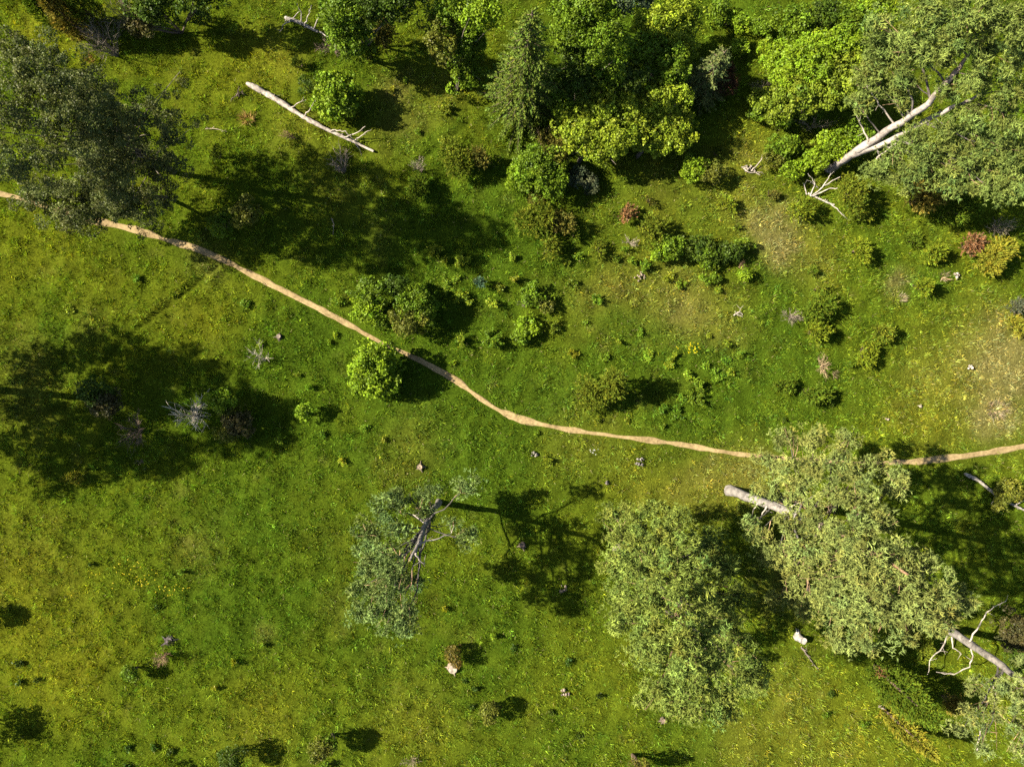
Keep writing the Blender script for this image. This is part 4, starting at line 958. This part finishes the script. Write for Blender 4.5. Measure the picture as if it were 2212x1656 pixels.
log("pale dead fork of bare branches lying below the twin-stemmed pine",
    [(1742, 420), (1752, 425), (1775, 432), (1800, 443)], 0.09, 0.05,
    [[(1752, 424, .2), (1780, 402, .6), (1815, 382, 1.1)], [(1755, 424, .2), (1790, 408, .5), (1818, 405, .8)], [(1750, 424, .2), (1760, 395, .7), (1745, 375, 1.2)], [(1742, 420, .15), (1738, 405, .4), (1735, 395, .6)], [(1790, 438, .1), (1808, 452, .15), (1822, 465, .1)], [(1770, 410, .4), (1790, 385, .9), (1795, 370, 1.2)], [(1765, 405, .4), (1750, 392, .8)]], col=(0.60, 0.53, 0.45), name="fallen_branch", lift=.03, cat="branch")
log("leaning white dead limb rising beside the twin-stemmed pine's foot",
    [(1820, 352), (1822, 340)], 0.05, 0.04, [[(1822, 345, .2), (1826, 318, 1.0), (1834, 298, 1.6), (1830, 288, 1.9)], [(1828, 312, 1.1), (1820, 298, 1.6)]], col=(0.60, 0.54, 0.46), name="fallen_branch", lift=.0, cat="branch")
log("bare curved stick among twigs beside the low shrub of the dry slope",
    [(1600, 362), (1622, 370), (1640, 378)], 0.05, 0.03, [[(1622, 370, .1), (1640, 350, .4), (1652, 335, .6)], [(1605, 364, .1), (1620, 374, .15), (1638, 372, .1)]], col=(0.5, 0.42, 0.34), name="fallen_branch", lift=.03, cat="branch")
log("crooked stub of dead branch in the mid meadow grass", [(1583, 682), (1594, 676), (1603, 678)], 0.06, 0.03, [[(1594, 676, .1), (1600, 666, .3)], [(1590, 678, .1), (1604, 684, .1)]], col=(0.55, 0.47, 0.38), name="fallen_branch", lift=.04, cat="branch")
log("thin straight stick on the grass left of the golden dry tuft", [(445, 281), (468, 282), (492, 285)], 0.03, 0.015, [], col=(0.45, 0.36, 0.25), name="fallen_branch", lift=.1, cat="branch")
log("thin dark stick curving through the shaded grass", [(716, 472), (722, 488), (720, 506)], 0.025, 0.015, [], col=(0.45, 0.36, 0.25), name="fallen_branch", lift=.12, cat="branch")
log("thin pale stick on the bright open grass", [(1979, 876), (1988, 880)], 0.03, 0.02, [], col=(0.6, 0.5, 0.36), name="fallen_branch", lift=.12, cat="branch")
log("dark half-buried crooked root beside the long log's broken end", [(512, 208), (522, 203), (530, 205)], 0.09, 0.04, [[(516, 205, .1), (514, 194, .6)], [(512, 208, .1), (500, 214, .2)]], col=(0.16, 0.12, 0.09), name="fallen_branch", lift=.02, cat="branch")

twiggy(222, 88, 38, 42, 2.6, "grey leafless bush fanning upward beside the golden upright juniper", (0.26, 0.235, 0.21), 34, base=(255, 122), thick=0.02)
twiggy(262, 28, 34, 30, 2.4, "grey leafless bush in the shade between dark bush and olive juniper", (0.22, 0.20, 0.18), 28, base=(285, 55), thick=0.02)
twiggy(416, 890, 46, 40, 2.6, "white dead tree with curled bare branches inside the big shadow", (0.72, 0.68, 0.64), 20, name="dead_tree", cat="tree", base=(422, 898), thick=0.03)
twiggy(560, 770, 22, 26, 2.2, "small white dead sapling alone below the footpath", (0.66, 0.62, 0.58), 9, name="dead_tree", cat="tree", base=(572, 778), thick=0.022)
twiggy(290, 930, 28, 38, 1.8, "dark grey leafless bush deep in the big shadow", (0.2, 0.16, 0.14), 30)
twiggy(732, 343, 22, 28, 1.6, "grey dead twiggy bush at the thin end of the long log", (0.36, 0.31, 0.28), 22, base=(745, 372))
twiggy(620, 292, 12, 8, .6, "small brown dead twig bundle below the long log", (0.38, 0.26, 0.16), 14, base=(640, 300), thick=.014)
twiggy(903, 357, 14, 14, 1.5, "grey dead twigs above the green juniper beside the big shadow", (0.42, 0.37, 0.34), 16, base=(910, 372), thick=.014)
twiggy(716, 102, 32, 20, 1.0, "pinkish grey brush heap under the bushy dark tree", (0.30, 0.235, 0.21), 30, thick=.016)
twiggy(1362, 522, 16, 13, .8, "pale grey dead twigs beside the olive juniper of the bramble row", (0.52, 0.47, 0.42), 16, thick=.014)
twiggy(1711, 684, 26, 17, .9, "grey dead bush at the side of the dark juniper group", (0.42, 0.37, 0.34), 26, thick=.015)
twiggy(2159, 489, 36, 20, 1.3, "grey dead brush below the pine behind the golden juniper", (0.32, 0.29, 0.25), 24)
twiggy(1648, 190, 28, 18, 1.2, "bare grey twigs above the yellow-green low shrub", (0.42, 0.38, 0.34), 18, thick=.014)
twiggy(1540, 203, 14, 12, .9, "pale brown dead tuft under the small spruce", (0.36, 0.28, 0.2), 16, thick=.014)
twiggy(890, 1644, 28, 14, .6, "grey dry twig patch in the lower meadow", (0.38, 0.33, 0.25), 20, thick=.012)
twiggy(350, 1418, 16, 19, 1.2, "dry brown leafless bush below the cracked black stump", (0.36, 0.25, 0.17), 30, thick=.014)
twiggy(1760, 268, 50, 16, 1.4, "tangle of bare curled twigs under the bright tree", (0.36, 0.32, 0.26), 16, thick=.016)
twiggy(1170, 290, 12, 22, 2.0, "bare reddish stems between the spruce and the maple", (0.33, 0.24, 0.18), 10, thick=.016)
twiggy(1600, 575, 10, 14, .9, "bare brown twigs over the small fresh bush", (0.34, 0.24, 0.16), 7, thick=.012)
twiggy(1130, 655, 14, 9, .5, "grey twigs poking from the rough scrub patch", (0.42, 0.38, 0.35), 12, thick=.012)
twiggy(1778, 790, 14, 24, .8, "heap of pale dead stalks below the juniper group", (0.62, 0.48, 0.34), 26, thick=.014)
twiggy(1803, 808, 9, 12, .5, "small brown dead stalks beside the pale stalk heap", (0.42, 0.33, 0.23), 12, thick=.012)
twiggy(300, 997, 10, 6, .4, "little grey twig tuft at the shadow's lower rim", (0.35, 0.28, 0.24), 10, thick=.01)

straw_tuft(535, 258, 20, 10, .5, "golden dry plant patch left of the long log", (0.42, 0.27, 0.10), 170)
straw_tuft(2150, 885, 30, 26, .4, "pale pinkish straw tuft on the dry ground", (0.42, 0.32, 0.20), 260)
straw_tuft(2035, 598, 8, 9, .5, "pale straw tuft beside the rounded yellow-green juniper's stones", (0.5, 0.38, 0.24), 60)
straw_tuft(1945, 645, 16, 10, .3, "flattened straw by the rounded yellow-green juniper", (0.5, 0.40, 0.24), 120, lay=(.5, .3))
straw_tuft(195, 130, 10, 8, .3, "reddish dry tuft near the grey dead bush", (0.38, 0.19, 0.07), 60)

stone_pile(1380, 598, 12, "brownish pile of stones in the upper meadow scrub", (0.42, 0.32, 0.24))
stone_pile(1382, 995, 12, "grey pile of stones just below the footpath", (0.36, 0.32, 0.29))
stone_pile(1153, 978, 8, "small grey stone cluster beside the pale seedling juniper", (0.38, 0.34, 0.28), 9)
stone_pile(1616, 368, 12, "pale stones under the curved stick", (0.48, 0.40, 0.32), 8)
stone_pile(2060, 598, 11, "pale stones between the rounded juniper and the golden one", (0.5, 0.42, 0.33), 9)
stone_pile(2095, 826 - 32, 6, "few pale stones on the open grass near the straw", (0.55, 0.48, 0.4), 5)
stone_pile(1312, 1043, 5, "few dark stones by the round pine shadow", (0.22, 0.19, 0.17), 5)
stone_pile(1220, 1493, 9, "pinkish stones in the lower meadow", (0.42, 0.32, 0.25), 9)
stone_pile(1215, 1271, 8, "brownish stones below the slender pine's shadow", (0.36, 0.28, 0.2), 8)
stone_pile(1915, 903, 5, "small pale stones above the wide pine's crown", (0.5, 0.4, 0.3), 4)

stump(603, 727, .16, .22, "small dark stump above the white sapling", (0.28, 0.22, 0.17), side=(.12, .09, .07))
stump(366, 1383, .26, .14, "cracked black stump in the lower meadow", (0.16, 0.13, 0.13), side=(.09, .07, .07))
stump(978, 1441, .30, .35, "pale broken stump under a yellow-brown bush", (0.58, 0.48, 0.37), side=(.34, .26, .19))
stump(907, 1008, .17, .2, "small brown stump above the slender pine", (0.40, 0.30, 0.2))
stump(1431, 1553, .17, .25, "small stump at the lower rim of the dense pine", (0.30, 0.22, 0.15))
stump(1127, 1176, .18, .2, "dark stump inside the slender pine's shadow", (0.16, 0.12, 0.1))
stump(1722, 1374, .24, .6, "white barked broken stump between the two large pines", (0.46, 0.42, 0.36), (.15, -.1), side=(.44, .40, .35))
log("thin dark dead limb fallen from the white stump", [(1728, 1395), (1745, 1420), (1766, 1444)], 0.06, 0.02, [[(1730, 1400, .1), (1742, 1405, .3)]], col=(0.24, 0.19, 0.15), name="fallen_branch", lift=.05, cat="branch")
log("short pale log end under the conical green juniper", [(1897, 1523), (1908, 1530)], 0.08, 0.07, [], col=(0.5, 0.42, 0.34), lift=.05)

# ------------------------------------------------------------------ small plants
WD = (0.20, 0.29, 0.018)
G1 = "dark weeds in the lower meadow"
for (u, v, s_) in [(50, 1425, 9), (53, 1461, 8), (84, 1466, 8), (330, 1604, 12), (376, 1618, 8), (284, 1620, 9), (284, 1648, 9), (208, 1215, 6), (340, 1312, 5)]:
    weed(u, v, s_, .35, 'dark', "small dark weed tuft in the open lower meadow", G1)
G2 = "green weeds along the scrubby slope"
for (u, v, s_) in [(733, 650, 13), (973, 606, 14), (1000, 570, 12), (1053, 663, 16), (1057, 733, 17), (993, 733, 12), (1285, 650, 10), (1250, 560, 10), (1215, 570, 14), (1330, 560, 12), (1100, 560, 14), (960, 560, 12), (1110, 600, 12), (1075, 620, 12), (1000, 650, 10), (1230, 620, 12), (1190, 700, 12), (1260, 690, 10), (940, 545, 12), (1330, 545, 11), (1440, 590, 14), (1470, 610, 10), (1400, 575, 13), (1550, 625, 8), (1370, 560, 13)]:
    weed(u, v, s_ * 1.35, .55, WD, "mid-green leafy weed clump on the scrubby slope above the footpath", G2)
G3 = "low weeds below the mid slope"
for (u, v, s_) in [(1310, 815 - 40, 8), (1400, 780, 9), (1440, 790, 8), (1480, 800, 9), (1520, 790, 9), (1560, 780, 9), (1590, 770, 7), (1545, 820, 9), (1500, 830, 8), (1470, 860, 9), (1500, 860, 9), (1450, 895, 9), (1430, 915, 8), (1560, 690 + 60, 8), (1595, 765, 8), (1240, 765, 10), (1330, 740, 8), (1535, 735, 10), (1410, 760, 9), (1350, 900, 7), (1420, 880, 8), (1280, 905, 7), (1580, 800, 9), (1380, 720, 7)]:
    weed(u, v, s_ * 1.35, .42, WD, "low green weed in the meadow around the feathery junipers", G3)
G4 = "pale weeds by the footpath"
for (u, v, s_) in [(716, 733, 10), (735, 722, 8), (680, 833, 12), (973, 786, 9), (635, 812, 5), (1160, 1000 - 60, 5), (770, 840, 6)]:
    weed(u, v, s_, .4, 'lime', "pale green leafy weed near the footpath", G4)
G5 = "scattered weeds on the slope below the log"
for (u, v, s_) in [(650, 560, 8), (945, 300, 8), (905, 290, 6), (960, 240, 9), (860, 180, 8), (850, 195, 8), (1000, 180, 11), (690, 560, 12), (300, 600, 8), (570, 1140 - 400, 7), (530, 660, 8), (395, 1230, 6), (157, 668, 7), (740, 990, 7), (830, 950, 7), (620, 950, 10), (690, 935, 9), (790, 930, 7)]:
    weed(u, v, s_ * 1.2, .4, WD, "small green weed clump in the short meadow grass", G5)
G6 = "dark weeds near the stump"
for (u, v, s_) in [(1007, 1467, 9), (1028, 1484, 8), (1013, 1523, 11), (1289, 1503, 10), (1229, 1427, 8), (1250, 1590, 8), (1110, 1400, 6), (1180, 1530, 7)]:
    weed(u, v, s_, .4, 'dark', "dark weed tuft in the lower meadow below the slender pine", G6)
weed(509, 1425, 9, .5, (.28, .30, .01), "bright yellow flowering weed beside the lower meadow's greener patch", rv=12)
weed(464, 1483, 9, .45, (.26, .28, .012), "yellow flowering weed lying low in the lower meadow", rv=6)
weed(1063, 1370, 10, .6, 'lime', "upright pale weed with a thin shadow right of the slender pine")
weed(570, 1390, 7, .6, 'lime', "upright weed casting a thin shadow in the lower meadow")
weed(960, 1311, 6, .5, (.30, .30, .01), "yellow flowering weed between slender pine and dense pine")
weed(1828, 787, 12, .6, 'mid', "leafy weed beside the pale dead stalks")
weed(1790, 790 + 80, 8, .4, 'dark', "dark weed at the end of the flattened juniper")
weed(1780, 1450 + 90, 10, .4, 'mid', "weed on the slope left of the yellow conical juniper", )
weed(1860, 1560, 14, .5, 'mid', "leafy green weed at the foot of the yellow conical juniper")
weed(1790, 1490 + 5, 9, .35, 'dark', "dark weed patch under the white stump's fallen limb")
weed(2000, 1620 + 10, 12, .4, 'dark', "dark weed clump at the tip of the yellow conical juniper")
weed(1690, 905, 6, .3, 'dark', "dark little weed below the flattened juniper")

def flower_patch(spots, label, col=(0.75, 0.62, 0.01)):
    r = R(); P0 = pix(*spots[0][:2], 0.0); acc = Acc()
    for (u, v, ru, rv, n) in spots:
        c = pix(u, v, 0.0); a = r.uniform(0, 6.28, n); q = r.random(n) ** .5
        P = c + np.column_stack([np.cos(a) * q * ru * mpp(), np.sin(a) * q * rv * mpp(), r.uniform(.28, .42, n)])
        for s in range(3):
            leaves(acc, P + r.normal(0, .02, (n, 3)), unit(np.array([0, 0, 1]) + r.normal(0, .4, (n, 3))), r.uniform(.05, .085, n), vary(col, n, r, .1, .04), r, 0.9)
        spikes(acc, P - np.array([0, 0, .4]), np.tile([0., 0, 1], (n, 1)), .39, .02, np.tile([.08, .14, .01], (n, 1)), r)
    o = acc.obj("flower_patch", M_LEAF, None, P0); tag(o, label, "flowers"); o["kind"] = "stuff"
flower_patch([(1495, 753, 18, 14, 26), (1460, 752, 3, 3, 3)], "cluster of yellow flowers in the mid meadow")
flower_patch([(285, 1240, 55, 35, 26), (315, 1255, 12, 10, 14), (375, 1270, 40, 12, 22), (220, 1236, 12, 4, 4)], "scattered yellow flowers in the lower meadow", (0.6, 0.5, 0.02))
flower_patch([(1283, 980 - 6, 14, 8, 8)], "few white flowers on the footpath verge", (0.7, 0.7, 0.62))
